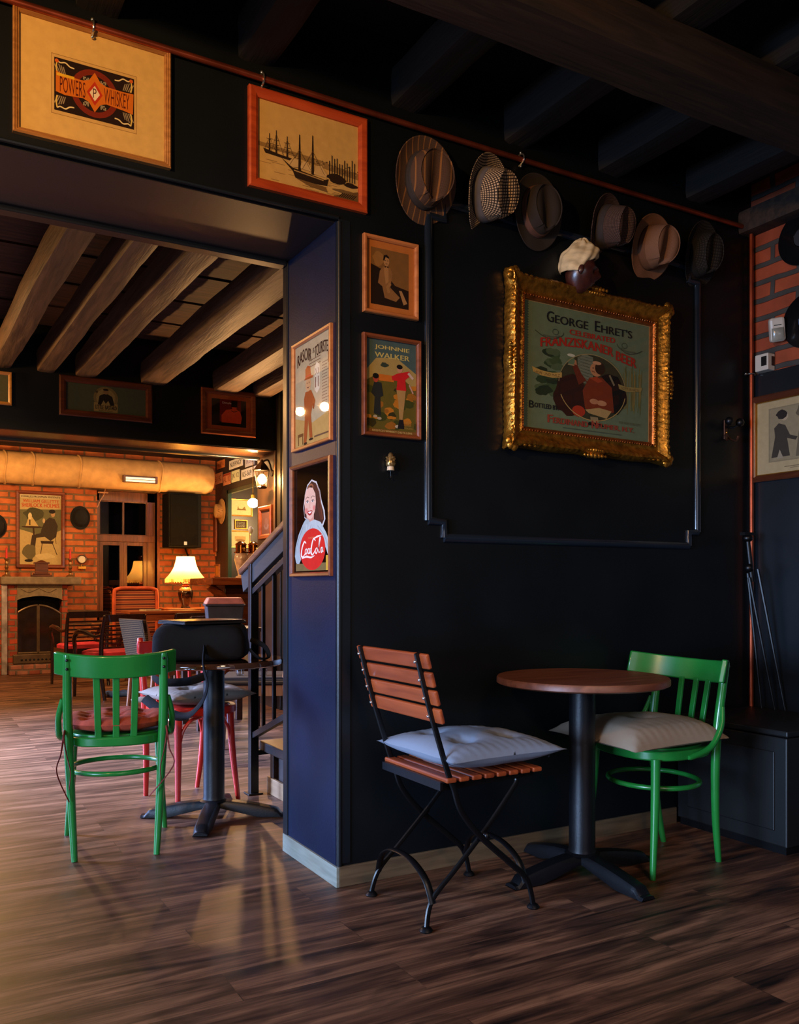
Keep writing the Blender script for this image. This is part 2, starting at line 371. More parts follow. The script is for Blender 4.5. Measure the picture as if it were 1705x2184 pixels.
CEIL2 = M_wood('ceiling_boards', (44, 28, 18), (88, 56, 34), 0.75, 0, bmp=0.5, world=True)
mb = MB()
for k in range(21):
    y0 = WYB + k * 0.185; mb.box(-3.3, 2.86, y0, y0 + 0.178, 3.085 + 0.006 * (k % 3), 3.12)
struct('ceiling_middle', mb, CEIL2)
old_beam('joist_beam', (-0.62, WYB - 0.05, 2.84), (-0.62, L2Y0 + 0.05, 2.82), 0.2, 0.2, BEAM2, 41, 0.02)
old_beam('joist_beam', (0.02, WYB - 0.05, 2.84), (0.0, L2Y0 + 0.05, 2.82), 0.2, 0.2, BEAM2, 42, 0.02)
# hearth room
FY, BX = 12.0, 3.85
BRF = M_brick('far_brick', (216, 120, 58), (192, 94, 44), (132, 100, 68), 'Y', 0.26, 0.085, 0.013)
wl, wr = PY(207, 1045, FY).x, PY(335, 1045, FY).x; wtop = PY(270, 1048, FY).z; wbot = 0.62
mb = MB().box(-3.3, wl, FY, FY + 0.35, 0, 3.15).box(wr, BX, FY, FY + 0.35, 0, 3.15).box(wl, wr, FY, FY + 0.35, wtop, 3.15).box(wl, wr, FY, FY + 0.35, 0, wbot)
struct('wall_far', mb, BRF)
GREENW = M_paint('dark_green_paint', (34, 52, 46), 0.35)
struct('wall_bar_far', MB().box(BX, 5.3, FY, FY + 0.3, 0, 3.15), M_paint('dark_maroon_paint', (58, 46, 40), 0.4))
oy0, oy1, oz = 9.2, PX(486, 1050, BX).y, PX(486, 1046, BX).z
DKBR = M_paint('dark_brown_paint', (44, 36, 36), 0.4)
struct('wall_bar', MB().box(BX, BX + 0.03, oy1, FY, 0, 3.15).box(BX, BX + 0.03, L2Y1, oy1, oz, 3.15).box(BX, BX + 0.03, L2Y1, oy0, 0, oz), DKBR)
struct('trim_11', MB().box(BX - 0.012, BX + 0.04, oy1 - 0.05, oy1 + 0.03, 0.9, oz).box(BX - 0.012, BX + 0.04, oy0, oy1, oz - 0.05, oz), GREENW, bevel=0.004)
struct('wall_bar_right', MB().box(5.15, 5.3, L2Y1, FY, 0, 3.15), GREENW)
struct('ceiling_far', MB().box(-3.3, 5.3, L2Y1, FY, 2.86, 2.9), M_wood('far_ceiling_board', (40, 30, 24), (66, 48, 36), 0.6, 0, world=True))
# wall panel moulding (beads with notched corners) on the dark wall
def bead(name, pts):
    mb = MB().tube(pts, 0.017, 12, flat=0.75)
    return mb.build(name, M_BEAD, smooth=True, kind='structure')
M_BEAD = M_paint('bead_paint', (26, 34, 44), 0.14, 0.05, spec=0.7)
yb = WY - 0.004
xl, xr2 = PY(913, 900, WY).x, PY(1487, 900, WY).x; zb1 = PY(913, 1110, WY).z; zb0 = PY(945, 1147, WY).z
xl2, xr1 = PY(946, 1145, WY).x, PY(1468, 1160, WY).x; zt1, zt0 = 2.49, 2.555; zr1 = zb1
bead('trim_12', [(xl, yb, zb1), (xl, yb, zt1)])
bead('trim_13', [(xr2, yb, zr1), (xr2, yb, zt1)])
bead('trim_14', [(xl2, yb, zb0), (xr1, yb, zb0)])
bead('trim_15', [(xl, yb, zb1), (xl2, yb, zb1 - 0.004), (xl2, yb, zb0)])
bead('trim_16', [(xr2, yb, zr1), (xr1, yb, zr1 - 0.004), (xr1, yb, zb0)])
bead('trim_17', [(xl, yb, zt1), (xl2, yb, zt1), (xl2, yb, zt0), (xr1, yb, zt0), (xr1, yb, zt1), (xr2, yb, zt1)])
# steps beside the pillar
STEPW = M_wood('dark_step_wood', (17, 10, 7), (40, 24, 16), 0.4, 1, world=True)
st = thing('staircase', 'dark wooden steps rising behind the blue pillar beside the metal railing', 'stairs', (1.62, 4.30, 0))
MB().box(0, 1.24, -0.97, 0.012, 0.22, 0.27).build('tread', STEPW, st, bevel=0.006)
MB().box(0.06, 1.23, -0.97, -0.05, 0.0, 0.22).build('riser', M_wood('step_side', (34, 22, 18), (58, 38, 28), 0.5, 1, world=True), st, bevel=0.003)
MB().box(0.02, 1.24, -0.97, -0.42, 0.49, 0.54).build('tread', STEPW, st, bevel=0.006)
MB().box(0.06, 1.23, -0.97, -0.46, 0.27, 0.49).build('riser', STEPW, st)
MB().box(0.03, 0.045, -0.97, -0.02, 0.0, 0.085).build('skirting', M_wood('step_skirting', (124, 92, 60), (160, 124, 84), 0.5, 1, world=True), st, bevel=0.002)
MB().box(0.035, 0.07, -0.10, -0.055, 0.085, 0.22).build('bracket', STEPW, st, bevel=0.002)
# railing
rl = thing('stair_railing', 'black metal stair railing with a sloping wooden handrail beside the blue pillar', 'railing', (1.58, 4.29, 0))
k = 0.355
MB().box(-0.022, 0.022, -0.022, 0.022, 0, 1.20).box(-0.04, 0.04, -0.04, 0.04, 0, 0.008).build('newel_post', BLACKM, rl, bevel=0.003)
z0 = 1.165
z0 = 1.172
MB().bar((0, 0.15, z0 + 0.035 - 0.15 * k), (0, -0.95, z0 + 0.035 + 0.95 * k), 0.06, 0.035).build('handrail', M_wood('handrail_wood', (86, 48, 26), (140, 84, 46), 0.35, 1, 0.3), rl, bevel=0.008)
MB().bar((0, 0.135, z0 - 0.03 - 0.135 * k), (0, -0.95, z0 - 0.03 + 0.95 * k), 0.03, 0.10).build('handrail_board', M_wood('dark_rail_board', (12, 8, 6), (24, 16, 12), 0.65, 1), rl, bevel=0.003)
MB().bar((0, 0, 1.045), (0, -0.95, 1.045 + 0.95 * k), 0.03, 0.03).build('rail', BLACKM, rl, bevel=0.002)
MB().bar((0, 0, 0.30), (0, -0.95, 0.30 + 0.95 * k), 0.03, 0.03).build('rail', BLACKM, rl, bevel=0.002)
MB().box(0.0, 0.12, -0.012, 0.012, 0.20, 0.225).build('bracket', BLACKM, rl)
for i in range(1, 6):
    y = -0.145 * i
    MB().box(-0.008, 0.008, y - 0.008, y + 0.008, 0.30 - y * k, 1.05 - y * k).build('baluster', BLACKM, rl)
# ------------------------------------------------------------------ furniture near the pillar
GREENP = M('green_gloss_paint', (28, 120, 46), 0.28, coat=0.4, var=0.12, scale=9, bmp=0.12, bscale=40)
REDP = M('red_gloss_paint', (196, 40, 26), 0.3, coat=0.4, var=0.15, scale=9, bmp=0.1, bscale=40)
def arc_plate(cx, cy, r, a0, a1, th, z0, z1, n=18, lean=0.0, tilt=0.0):
    mb = MB()
    def fn(u, v):
        a = R(a0 + (a1 - a0) * v); k = int(round(u * 4)) % 4
        rr = r + (th / 2 if k in (1, 2) else -th / 2); z = z0 if k in (0, 1) else z1
        yy = cy + rr * math.sin(a); return Vector((cx + rr * math.cos(a), yy - lean * (z - z0), z + tilt * (yy - (cy - r))))
    mb.grid(fn, 4, n, True)
    m = (n - 1) * 4
    mb.f += [(0, 1, 2, 3), (m, m + 3, m + 2, m + 1)]
    return mb
def bentwood(name, label, mat, kind='green', fw=0.205, rw=0.155, d=0.19, ra=47.5, rx=0.0):
    t = thing(name, label, 'chair')
    # seat: rounded frame ring
    def seat(r, z0, z1):
        poly = []
        for k in range(40):
            a = 2 * math.pi * k / 40; c, s = math.cos(a), math.sin(a)
            x = (abs(c) ** 0.75) * (1 if c > 0 else -1) * 0.212 * r; y = (abs(s) ** 0.8) * (1 if s > 0 else -1) * 0.205 * r
            x *= 1 + 0.06 * (y / 0.2); poly.append((x, y))
        return MB().prism(poly, z0, z1)
    seat(1, 0.442, 0.480).build('seat_frame', mat, t, smooth=True, bevel=0.006)
    seat(0.86, 0.478, 0.486).build('seat', mat, t, smooth=True, bevel=0.003)
    for s in (-1, 1):                       # front legs taper and flare a little
        MB().tube([(s * fw * 0.86, d * 0.80, 0.45), (s * fw * 0.9, d * 0.86, 0.25), (s * fw * 1.0, d * 1.02, 0)], [0.019, 0.017, 0.011], 12, smooth=5).build('leg', mat, t, smooth=True)
    for s in (-1, 1):                       # rear legs run up into the back
        MB().tube([(s * rw, -d * 1.08, 0), (s * (rw + 0.012), -d * 0.92, 0.2), (s * (rw + 0.024), -d * 0.86, 0.45), (s * (rw + 0.028), -d * 0.95, 0.62), (s * (rw + 0.026), -d * 1.13, 0.795), (s * (rw + 0.026), -d * 1.14, 0.808)],
                  [0.012, 0.016, 0.019, 0.018, 0.0165, 0.010], 12, smooth=5).build('leg', mat, t, smooth=True)
    if kind == 'green':
        # top rail, a board curved round the sitter
        a = ra
        rad = 0.308; cyy = 0.058
        br = arc_plate(rx, cyy, rad, 270 - a, 270 + a, 0.022, 0.718, 0.808, 26, lean=0.25, tilt=0.16).build('back_rail', mat, t, smooth=True, bevel=0.005)
        for k in (-1, 0, 1):
            MB().bar((k * 0.074, -0.243 + abs(k) * 0.009, 0.73), (k * 0.066, -0.187 + abs(k) * 0.006, 0.442), 0.026, 0.011, up=(0, 1, 0)).build('slat', mat, t, bevel=0.003)
        ring = [(0.188 * math.cos(2 * math.pi * i / 28), 0.175 * math.sin(2 * math.pi * i / 28), 0.328) for i in range(28)]
        MB().tube(ring, 0.0105, 10, closed=True).build('ring_stretcher', mat, t, smooth=True)
        for s in (-1, 1):
            MB().tube([(s * (rw + 0.046), -d * 0.93, 0.635), (s * (rw + 0.062), -d * 0.80, 0.56), (s * (rw + 0.064), -d * 0.5, 0.485), (s * 0.215, -d * 0.02, 0.455), (s * 0.214, 0.02, 0.452)],
                      [0.009, 0.012, 0.013, 0.012, 0.008], 10, smooth=5).build('arm_brace', mat, t, smooth=True)
        for s in (-1, 1):
            for z in (0.765, 0.800):
                b = MB().ball((s * (rw + 0.027), -d * 1.10 - 0.017 - (z - 0.765) * 0.3, z - 0.008), 0.006, 5).build('bolt', BLACKM, br, smooth=True)
    else:
        arc_plate(0, 0.22, 0.45, 270 - 26, 270 + 26, 0.02, 0.735, 0.795, 20).build('back_rail', mat, t, smooth=True, bevel=0.005)
        for k in (-1.5, -0.5, 0.5, 1.5):
            MB().bar((k * 0.066, -d * 1.16 + abs(k) * 0.008, 0.74), (k * 0.06, -0.178, 0.46), 0.016, 0.012, up=(0, 1, 0)).build('slat', mat, t, bevel=0.003)
        pts = lambda a, b: [Vector(a) * (1 - f) + Vector(b) * f for f in (0, 1)]
        legs = [Vector((fw * 0.9, d * 0.85, 0.3)), Vector((-fw * 0.9, d * 0.85, 0.3)), Vector((-(rw + 0.018), -d * 0.88, 0.3)), Vector((rw + 0.018, -d * 0.88, 0.3))]
        for i in range(4):
            a, b = legs[i], legs[(i + 1) % 4]; dv = (b - a)
            for p, q in ((a, dv), (b, -dv)):
                MB().tube([p + q * 0.03 + Vector((0, 0, 0)), p + q * 0.08 + Vector((0, 0, 0.07)), p + q * 0.22 + Vector((0, 0, 0.12)), p + q * 0.42 + Vector((0, 0, 0.138))], 0.0085, 8, smooth=5).build('corner_brace', mat, t, smooth=True)
    return t
def cushion(name, label, mat, W, D, T, tufts, round_=False, pin=0.10, sag=0.0, seed=0, cat='cushion', taper=0.0):
    def f(a, b, sgn):
        n = noise.noise(Vector((a * 2 + seed, b * 2, sgn * 3))) * 0.006
        if round_:
            r = math.sqrt(a * a + b * b); r = min(r, 1); e = (1 - r ** 4) ** 0.5; x, y = a * W / 2, b * D / 2
        else:
            e = max(0, (1 - abs(a) ** 2.8) * (1 - abs(b) ** 2.8)) ** 0.62
            x = a * W / 2 * (1 - pin * (1 - b * b) * 0.9 * abs(a)) * (1 + taper * b); y = b * D / 2 * (1 - pin * (1 - a * a) * 0.9 * abs(b))
        z = T / 2 * e + n * e
        for (ta, tb) in tufts:
            dd = ((a - ta) ** 2 * (W / 0.4) ** 2 + (b - tb) ** 2 * (D / 0.4) ** 2)
            z -= e * (T * 0.34 * math.exp(-dd / 0.018) + T * 0.16 * math.exp(-dd / 0.09)) * (1 if sgn > 0 else 0.3)
            if sgn > 0 and 0.004 < dd < 0.16:
                an = math.atan2(b - tb, a - ta); z += e * 0.004 * math.sin(an * 8 + seed) * math.exp(-dd / 0.06)
        if not round_:
            z += 0.0028 * math.sin((a + 0.3 * b) * 42 + seed) * math.exp(-((1 - abs(b)) / 0.16)) * (1 - abs(b)) * 6 * (sgn > 0)
            z += 0.0028 * math.sin((b - 0.2 * a) * 42 + seed) * math.exp(-((1 - abs(a)) / 0.16)) * (1 - abs(a)) * 6 * (sgn > 0)
        dz = -sag * max(0, max(abs(a), abs(b)) - 0.72) ** 1.5 * 2
        return Vector((x, y, T / 2 + sgn * z + dz))
    mb = MB(); N = 49
    if round_:
        for sgn in (1, -1):
            mb.grid(lambda u, v: f(math.cos(2 * math.pi * u) * v, math.sin(2 * math.pi * u) * v, sgn), 64, 26, True)
    else:
        for sgn in (1, -1): mb.grid(lambda u, v: f(2 * u - 1, 2 * v - 1, sgn), N, N)
    t = thing(name, label, cat)
    cv_ = mb.build('cover', mat, t, smooth=True, weld=True)
    for (ta, tb) in tufts:
        p = f(ta, tb, 1); MB().ball(p + Vector((0, 0, 0.002)), 0.006, 5, (1, 1, 0.5)).build('tuft_button', mat, cv_, smooth=True)
    return t
T4 = [(-0.4, -0.4), (0.4, -0.4), (-0.4, 0.4), (0.4, 0.4)]
LINEN = M_weave('grey_blue_linen', (118, 126, 140), (158, 166, 180), 420)
LINEN2 = M_weave('beige_linen', (128, 116, 104), (178, 162, 146), 420)
LINEN3 = M_weave('warm_beige_linen', (140, 122, 102), (184, 164, 140), 420)
RUST = M('rust_cushion_cloth', (158, 62, 36), 0.9, var=0.3, scale=30, bmp=0.4, bscale=300)
# green chairs
gc1 = bentwood('bentwood_chair', 'green painted bentwood chair with a rust cushion, seen from behind beside the bag table', GREENP)
gc1.location = (0.775, 3.745, 0); gc1.rotation_euler = (0, 0, R(-12))
gc2 = bentwood('bentwood_chair', 'green painted bentwood chair with a beige cushion, against the dark wall by the copper pipe', GREENP, ra=60)
gc2.location = (2.585, 2.485, 0); gc2.rotation_euler = (0, 0, R(87)); gc2.scale = (0.965,) * 3
for g in (gc1, gc2): g['group'] = 'green bentwood chairs'
c1 = cushion('seat_cushion', 'round quilted rust cushion tied to the green chair beside the bag table', RUST, 0.43, 0.42, 0.085,
             [(x, y) for x in (-0.5, 0, 0.5) for y in (-0.55, -0.15, 0.25, 0.6)], True)
c1.location = (0.775, 3.745, 0.484); c1.rotation_euler = (0, 0, R(-12))
for s in (-1, 1):
    for q in (0, 1):
        MB().tube([(s * 0.19, -0.155, 0.03), (s * 0.195, -0.20, 0.01), (s * (0.185 + 0.02 * q), -0.205, -0.06), (s * (0.17 + 0.05 * q), -0.21, -0.13), (s * (0.175 - 0.05 * q * (s > 0)), -0.20, -0.20 - 0.05 * q)],
                  [0.006, 0.010, 0.007, 0.006, 0.005], 8, smooth=5, flat=0.35).build('tie', M('dark_red_tie', (110, 34, 26), 0.9), c1, smooth=True)
c2 = cushion('seat_cushion', 'beige linen cushion with pointed corners on the green chair against the wall', LINEN3, 0.45, 0.53, 0.105, [(0, 0)], seed=4, sag=0.10, taper=0.16, pin=0.08)
c2.location = (2.52, 2.475, 0.470); c2.rotation_euler = (0, 0, R(86))
rc = bentwood('bentwood_chair', 'red painted bentwood chair with a beige cushion behind the bag table', REDP, 'red', 0.165, 0.145, 0.19)
rc.location = (1.265, 4.35, 0); rc.rotation_euler = (0, 0, R(191)); rc.name = 'bentwood_chair'
c3 = cushion('seat_cushion', 'beige tufted cushion with pointed corners on the red chair', LINEN2, 0.46, 0.44, 0.105, T4 + [(0, 0)], seed=9)
c3.location = (1.29, 4.33, 0.486); c3.rotation_euler = (0, 0, R(189))
# pedestal tables
def pedestal(name, label, top_mat, loc, rz, rtop=0.32):
    t = thing(name, label, 'table', loc)
    MB().lathe([(rtop - 0.012, 0.712), (rtop, 0.718), (rtop, 0.735), (rtop - 0.004, 0.741)], 64).build('table_top', top_mat, t, smooth=True)
    MB().lathe([(0.13, 0.700), (0.13, 0.712)], 24).build('mounting_plate', BLACKM2, t, smooth=True)
    MB().lathe([(0.066, 0.078), (0.052, 0.086), (0.049, 0.10), (0.049, 0.702)], 32).build('pole', BLACKM2, t, smooth=True)
    for k in range(4):
        a = R(rz + 90 * k); m = Matrix.Rotation(a, 4, 'Z')
        def fn(u, v):
            x = 0.02 + 0.315 * v; i = int(round(u * 8)) % 8
            zt = 0.080 - 0.052 * v ** 1.6; zb = max(0.004, 0.050 - 0.075 * v) if v < 0.9 else 0.004
            if v > 0.93: zt = 0.014; x = 0.02 + 0.315 * v
            hw = 0.036 - 0.004 * v
            prof = [(-hw, zb), (hw, zb), (hw, zt - 0.012), (hw * 0.75, zt), (hw * 0.3, zt + 0.003), (-hw * 0.3, zt + 0.003), (-hw * 0.75, zt), (-hw, zt - 0.012)]
            y, z = prof[i]; return m @ Vector((x, y, max(z, 0.003)))
        mb = MB().grid(fn, 8, 18, True); mb.f += [tuple(range(8)), tuple(17 * 8 + i for i in range(8))]
        mb.build('foot', BLACKM2, t, smooth=True, bevel=0.002)
    return t
TOPW = M_wood('round_top_veneer', (96, 52, 34), (132, 78, 52), 0.45, 0, 0.0, bmp=0.05)
TOPD = M_wood('dark_polished_top', (52, 34, 26), (78, 52, 38), 0.08, 0, 1.0, bmp=0.02)
pedestal('pedestal_table', 'round brown topped pedestal table between the folding chair and green chair', TOPW, (2.215, 2.485, 0), 0)
pedestal('pedestal_table', 'round dark polished pedestal table with a black bag on it', TOPD, (1.262, 3.955, 0), -28)
# folding chair
SLATW = M_wood('folding_slat_wood', (120, 48, 20), (168, 78, 36), 0.38, 1, 0.2, bmp=0.08, scale=0.8)
SLATS = M_wood('folding_seat_wood', (120, 48, 20), (168, 78, 36), 0.38, 1, 0.2, bmp=0.08, scale=0.8)
fc = thing('folding_chair', 'folding chair with orange brown wooden slats on a black metal frame, grey cushion', 'chair', (1.64, 2.49, 0))
HW = 0.19
for s in (-1, 1):           # frame A: back post curving down to the front foot;  frame B: rear foot up to the front of the seat
    y = s * HW
    MB().tube([(-0.262, y, 0.872), (-0.215, y, 0.70), (-0.150, y, 0.50), (-0.125, y, 0.44), (-0.095, y, 0.36), (-0.02, y, 0.27), (0.10, y, 0.165), (0.168, y, 0.10), (0.195, y, 0.012)],
              0.0105, 8, smooth=6, flat=0.6).build('back_post', BLACKM, fc, smooth=True)
    y2 = s * (HW - 0.016)
    MB().tube([(-0.222, y2 + s * 0.01, 0.010), (-0.195, y2, 0.09), (-0.10, y2, 0.18), (0.02, y2, 0.295), (0.125, y2, 0.41), (0.14, y2, 0.435)], 0.0095, 8, smooth=6, flat=0.6).build('cross_leg', BLACKM, fc, smooth=True)
for x in (0.195, -0.222):
    for s in (-1, 1):
        MB().lathe([(0.020, 0.0), (0.022, 0.004), (0.016, 0.012), (0.010, 0.016)], 14, (x, s * (HW if x > 0 else HW - 0.008), 0)).build('foot_pad', BLACKM, fc, smooth=True)
for x, z in ((0.172, 0.095), (-0.196, 0.09)):
    yy = HW - 0.01
    MB().tube([(x, -yy, z - 0.01), (x - 0.005, -yy * 0.82, z + 0.055), (x - 0.01, -yy * 0.45, z + 0.095), (x - 0.01, 0, z + 0.105), (x - 0.01, yy * 0.45, z + 0.095), (x - 0.005, yy * 0.82, z + 0.055), (x, yy, z - 0.01)],
              0.013, 8, smooth=5, flat=0.4).build('arch_stretcher', BLACKM, fc, smooth=True)
for s in (-1, 1):
    MB().bar((-0.165, s * (HW - 0.02), 0.440), (0.21, s * (HW - 0.02), 0.452), 0.012, 0.022).build('seat_rail', BLACKM, fc, bevel=0.002)
    MB().ball((0.005, s * (HW - 0.004), 0.268), 0.013, 6).build('pivot_bolt', BLACKM, fc, smooth=True)
MB().box(-0.175, -0.165, -HW, HW, 0.435, 0.462).build('seat_rail', BLACKM, fc)
for i in range(8):
    x = -0.140 + 0.049 * i
    MB().box(x - 0.019, x + 0.019, -0.205, 0.205, 0.458, 0.474).build('seat_slat', SLATS, fc, bevel=0.005)
for i in range(4):
    f = i * 0.052; zc = 0.848 - i * 0.0575; x = -0.2555 + 0.0155 * i * 1.03
    m = Matrix.Translation((x + 0.012, 0, zc)) @ Matrix.Rotation(R(-15), 4, 'Y')
    mb = MB()
    mb.add([m @ Vector(p) for p in MB().box(-0.007, 0.007, -0.235, 0.235, -0.0245, 0.0245).v], [(0, 2, 3, 1), (4, 5, 7, 6), (0, 1, 5, 4), (2, 6, 7, 3), (0, 4, 6, 2), (1, 3, 7, 5)])
    bs = mb.build('back_slat', SLATW, fc, bevel=0.005)
    for s in (-1, 1):
        MB().ball((x - 0.012, s * HW, zc - 0.002), 0.0055, 6).build('screw', M('bright_screw', (200, 200, 205), 0.2, 0.9), bs, smooth=True)
c4 = cushion('seat_cushion', 'grey blue linen cushion with tufts on the slatted folding chair', LINEN, 0.47, 0.48, 0.11, T4, seed=2, pin=0.07)
c4.location = (1.705, 2.49, 0.474); c4.rotation_euler = (0, 0, R(2))
lt = MB().box(-0.002, 0.002, -0.028, 0.028, -0.018, 0.018).build('fabric_label', M('black_label_cloth', (22, 22, 24), 0.8), c4)
lt.location = (0.232, -0.15, 0.036); lt.rotation_euler = (0, R(12), R(-35))
# bag on the left table
BAGM = M('black_bag_fabric', (11, 11, 12), 0.85, spec=0.2, var=0.3, scale=6, bmp=0.35, bscale=30, bdist=0.006)
bg = thing('shoulder_bag', 'bulky black fabric shoulder bag with hanging strap on the dark pedestal table', 'bag', (1.195, 3.93, 0.742), -24)
def fb(u, v):
    a = 2 * math.pi * u; th = math.pi * (v - 0.5); e = 0.30
    sg = lambda q: 1 if q >= 0 else -1
    c, s = math.cos(a), math.sin(a); ct, stt = math.cos(th), math.sin(th)
    x = 0.212 * sg(c) * abs(c) ** e * abs(ct) ** 0.22; y = 0.135 * sg(s) * abs(s) ** e * abs(ct) ** 0.22; z = 0.082 + 0.082 * sg(stt) * abs(stt) ** 0.36
    n = noise.noise(Vector((x * 9, y * 9, z * 14))) * 0.010
    sl = 1 - 0.10 * max(0, z - 0.1) / 0.065
    return Vector((x * (1 + n * 3) * sl, y * (1 + n * 3) * sl, z + n * (0.02 < z)))
MB().grid(fb, 60, 30, True).build('bag_body', BAGM, bg, smooth=True, weld=True)
MB().tube([(0.225, 0.0, 0.09), (0.29, -0.03, 0.06), (0.31, -0.05, 0.012), (0.27, -0.09, 0.010), (0.225, -0.08, 0.05)], 0.012, 8, smooth=6, flat=0.4).build('handle', BAGM, bg, smooth=True)
MB().tube([(0.03, -0.14, 0.06), (0.04, -0.26, -0.01), (0.06, -0.29, -0.09), (0.03, -0.27, -0.17), (-0.05, -0.20, -0.235), (-0.17, -0.10, -0.215), (-0.26, 0.02, -0.18)], 0.022, 8, smooth=8, flat=0.25).build('strap', BAGM, bg, smooth=True)
MB().tube([(0.05, -0.27, -0.05), (-0.03, -0.26, -0.075), (-0.14, -0.22, -0.08), (-0.20, -0.10, -0.07)], 0.018, 8, smooth=8, flat=0.35).build('strap', BAGM, bg, smooth=True)
MB().lathe([(0.0, 0.0), (0.045, 0.002), (0.05, 0.010), (0.04, 0.018), (0.0, 0.02)], 20, (-0.28, 0.06, -0.20)).build('strap_pad', M('pale_strap_pad', (170, 160, 150), 0.6), bg, smooth=True)
fo = thing('laptop', 'closed flat black laptop lying on top of the black bag', 'laptop', (1.20, 3.93, 0.742 + 0.166), 16)
MB().box(-0.165, 0.165, -0.115, 0.115, 0.0, 0.010).build('laptop_body', M('satin_black_shell', (30, 28, 28), 0.25), fo, bevel=0.003)
MB().box(-0.163, 0.163, -0.113, 0.113, 0.011, 0.017).build('laptop_lid', M('satin_black_lid', (36, 32, 30), 0.2), fo, bevel=0.003)
# low chest in the corner, with a folded stand leaning in the corner
cb = thing('corner_chest', 'low black painted chest standing in the dark room corner under the copper pipe', 'chest', (3.32, 2.515, 0))
CHM = M('black_chest_paint', (15, 15, 14), 0.5, bmp=0.15, bscale=60)
MB().box(-0.26, 0.25, -0.285, 0.28, 0.03, 0.47).build('chest_body', CHM, cb, bevel=0.006)
MB().box(-0.268, 0.25, -0.293, 0.28, 0.475, 0.50).build('chest_lid', CHM, cb, bevel=0.006)
MB().box(-0.25, 0.24, -0.275, 0.27, 0.0, 0.03).build('plinth', BLACKM, cb)
MB().box(-0.266, -0.258, -0.23, 0.22, 0.09, 0.41).build('front_panel', CHM, cb, bevel=0.004)
ts = thing('folded_tripod', 'thin folded black tripod stand leaning in the corner beside the copper pipe', 'tripod', (3.50, 2.66, 0.50))
for i, (a, b) in enumerate((((-0.055, 0.05, 0.62), (0.035, -0.02, 0.003)), ((-0.02, 0.03, 0.66), (0.055, -0.06, 0.003)), ((-0.04, 0.07, 0.64), (0.02, 0.04, 0.003)))):
    MB().tube([a, ((a[0] + b[0]) / 2, (a[1] + b[1]) / 2, (a[2] + b[2]) / 2), b], [0.008, 0.007, 0.005], 8).build('leg', BLACKM, ts, smooth=True)
MB().tube([(-0.035, 0.05, 0.60), (-0.055, 0.06, 0.80)], 0.012, 10).build('column', BLACKM, ts, smooth=True)
MB().ball((-0.055, 0.06, 0.805), 0.024, 8, (1, 1, 0.8)).box(-0.09, -0.02, 0.045, 0.075, 0.818, 0.832).build('head', BLACKM, ts, smooth=True)
MB().ball((-0.065, 0.045, 0.665), 0.02, 8).build('knob', BLACKM, ts, smooth=True)
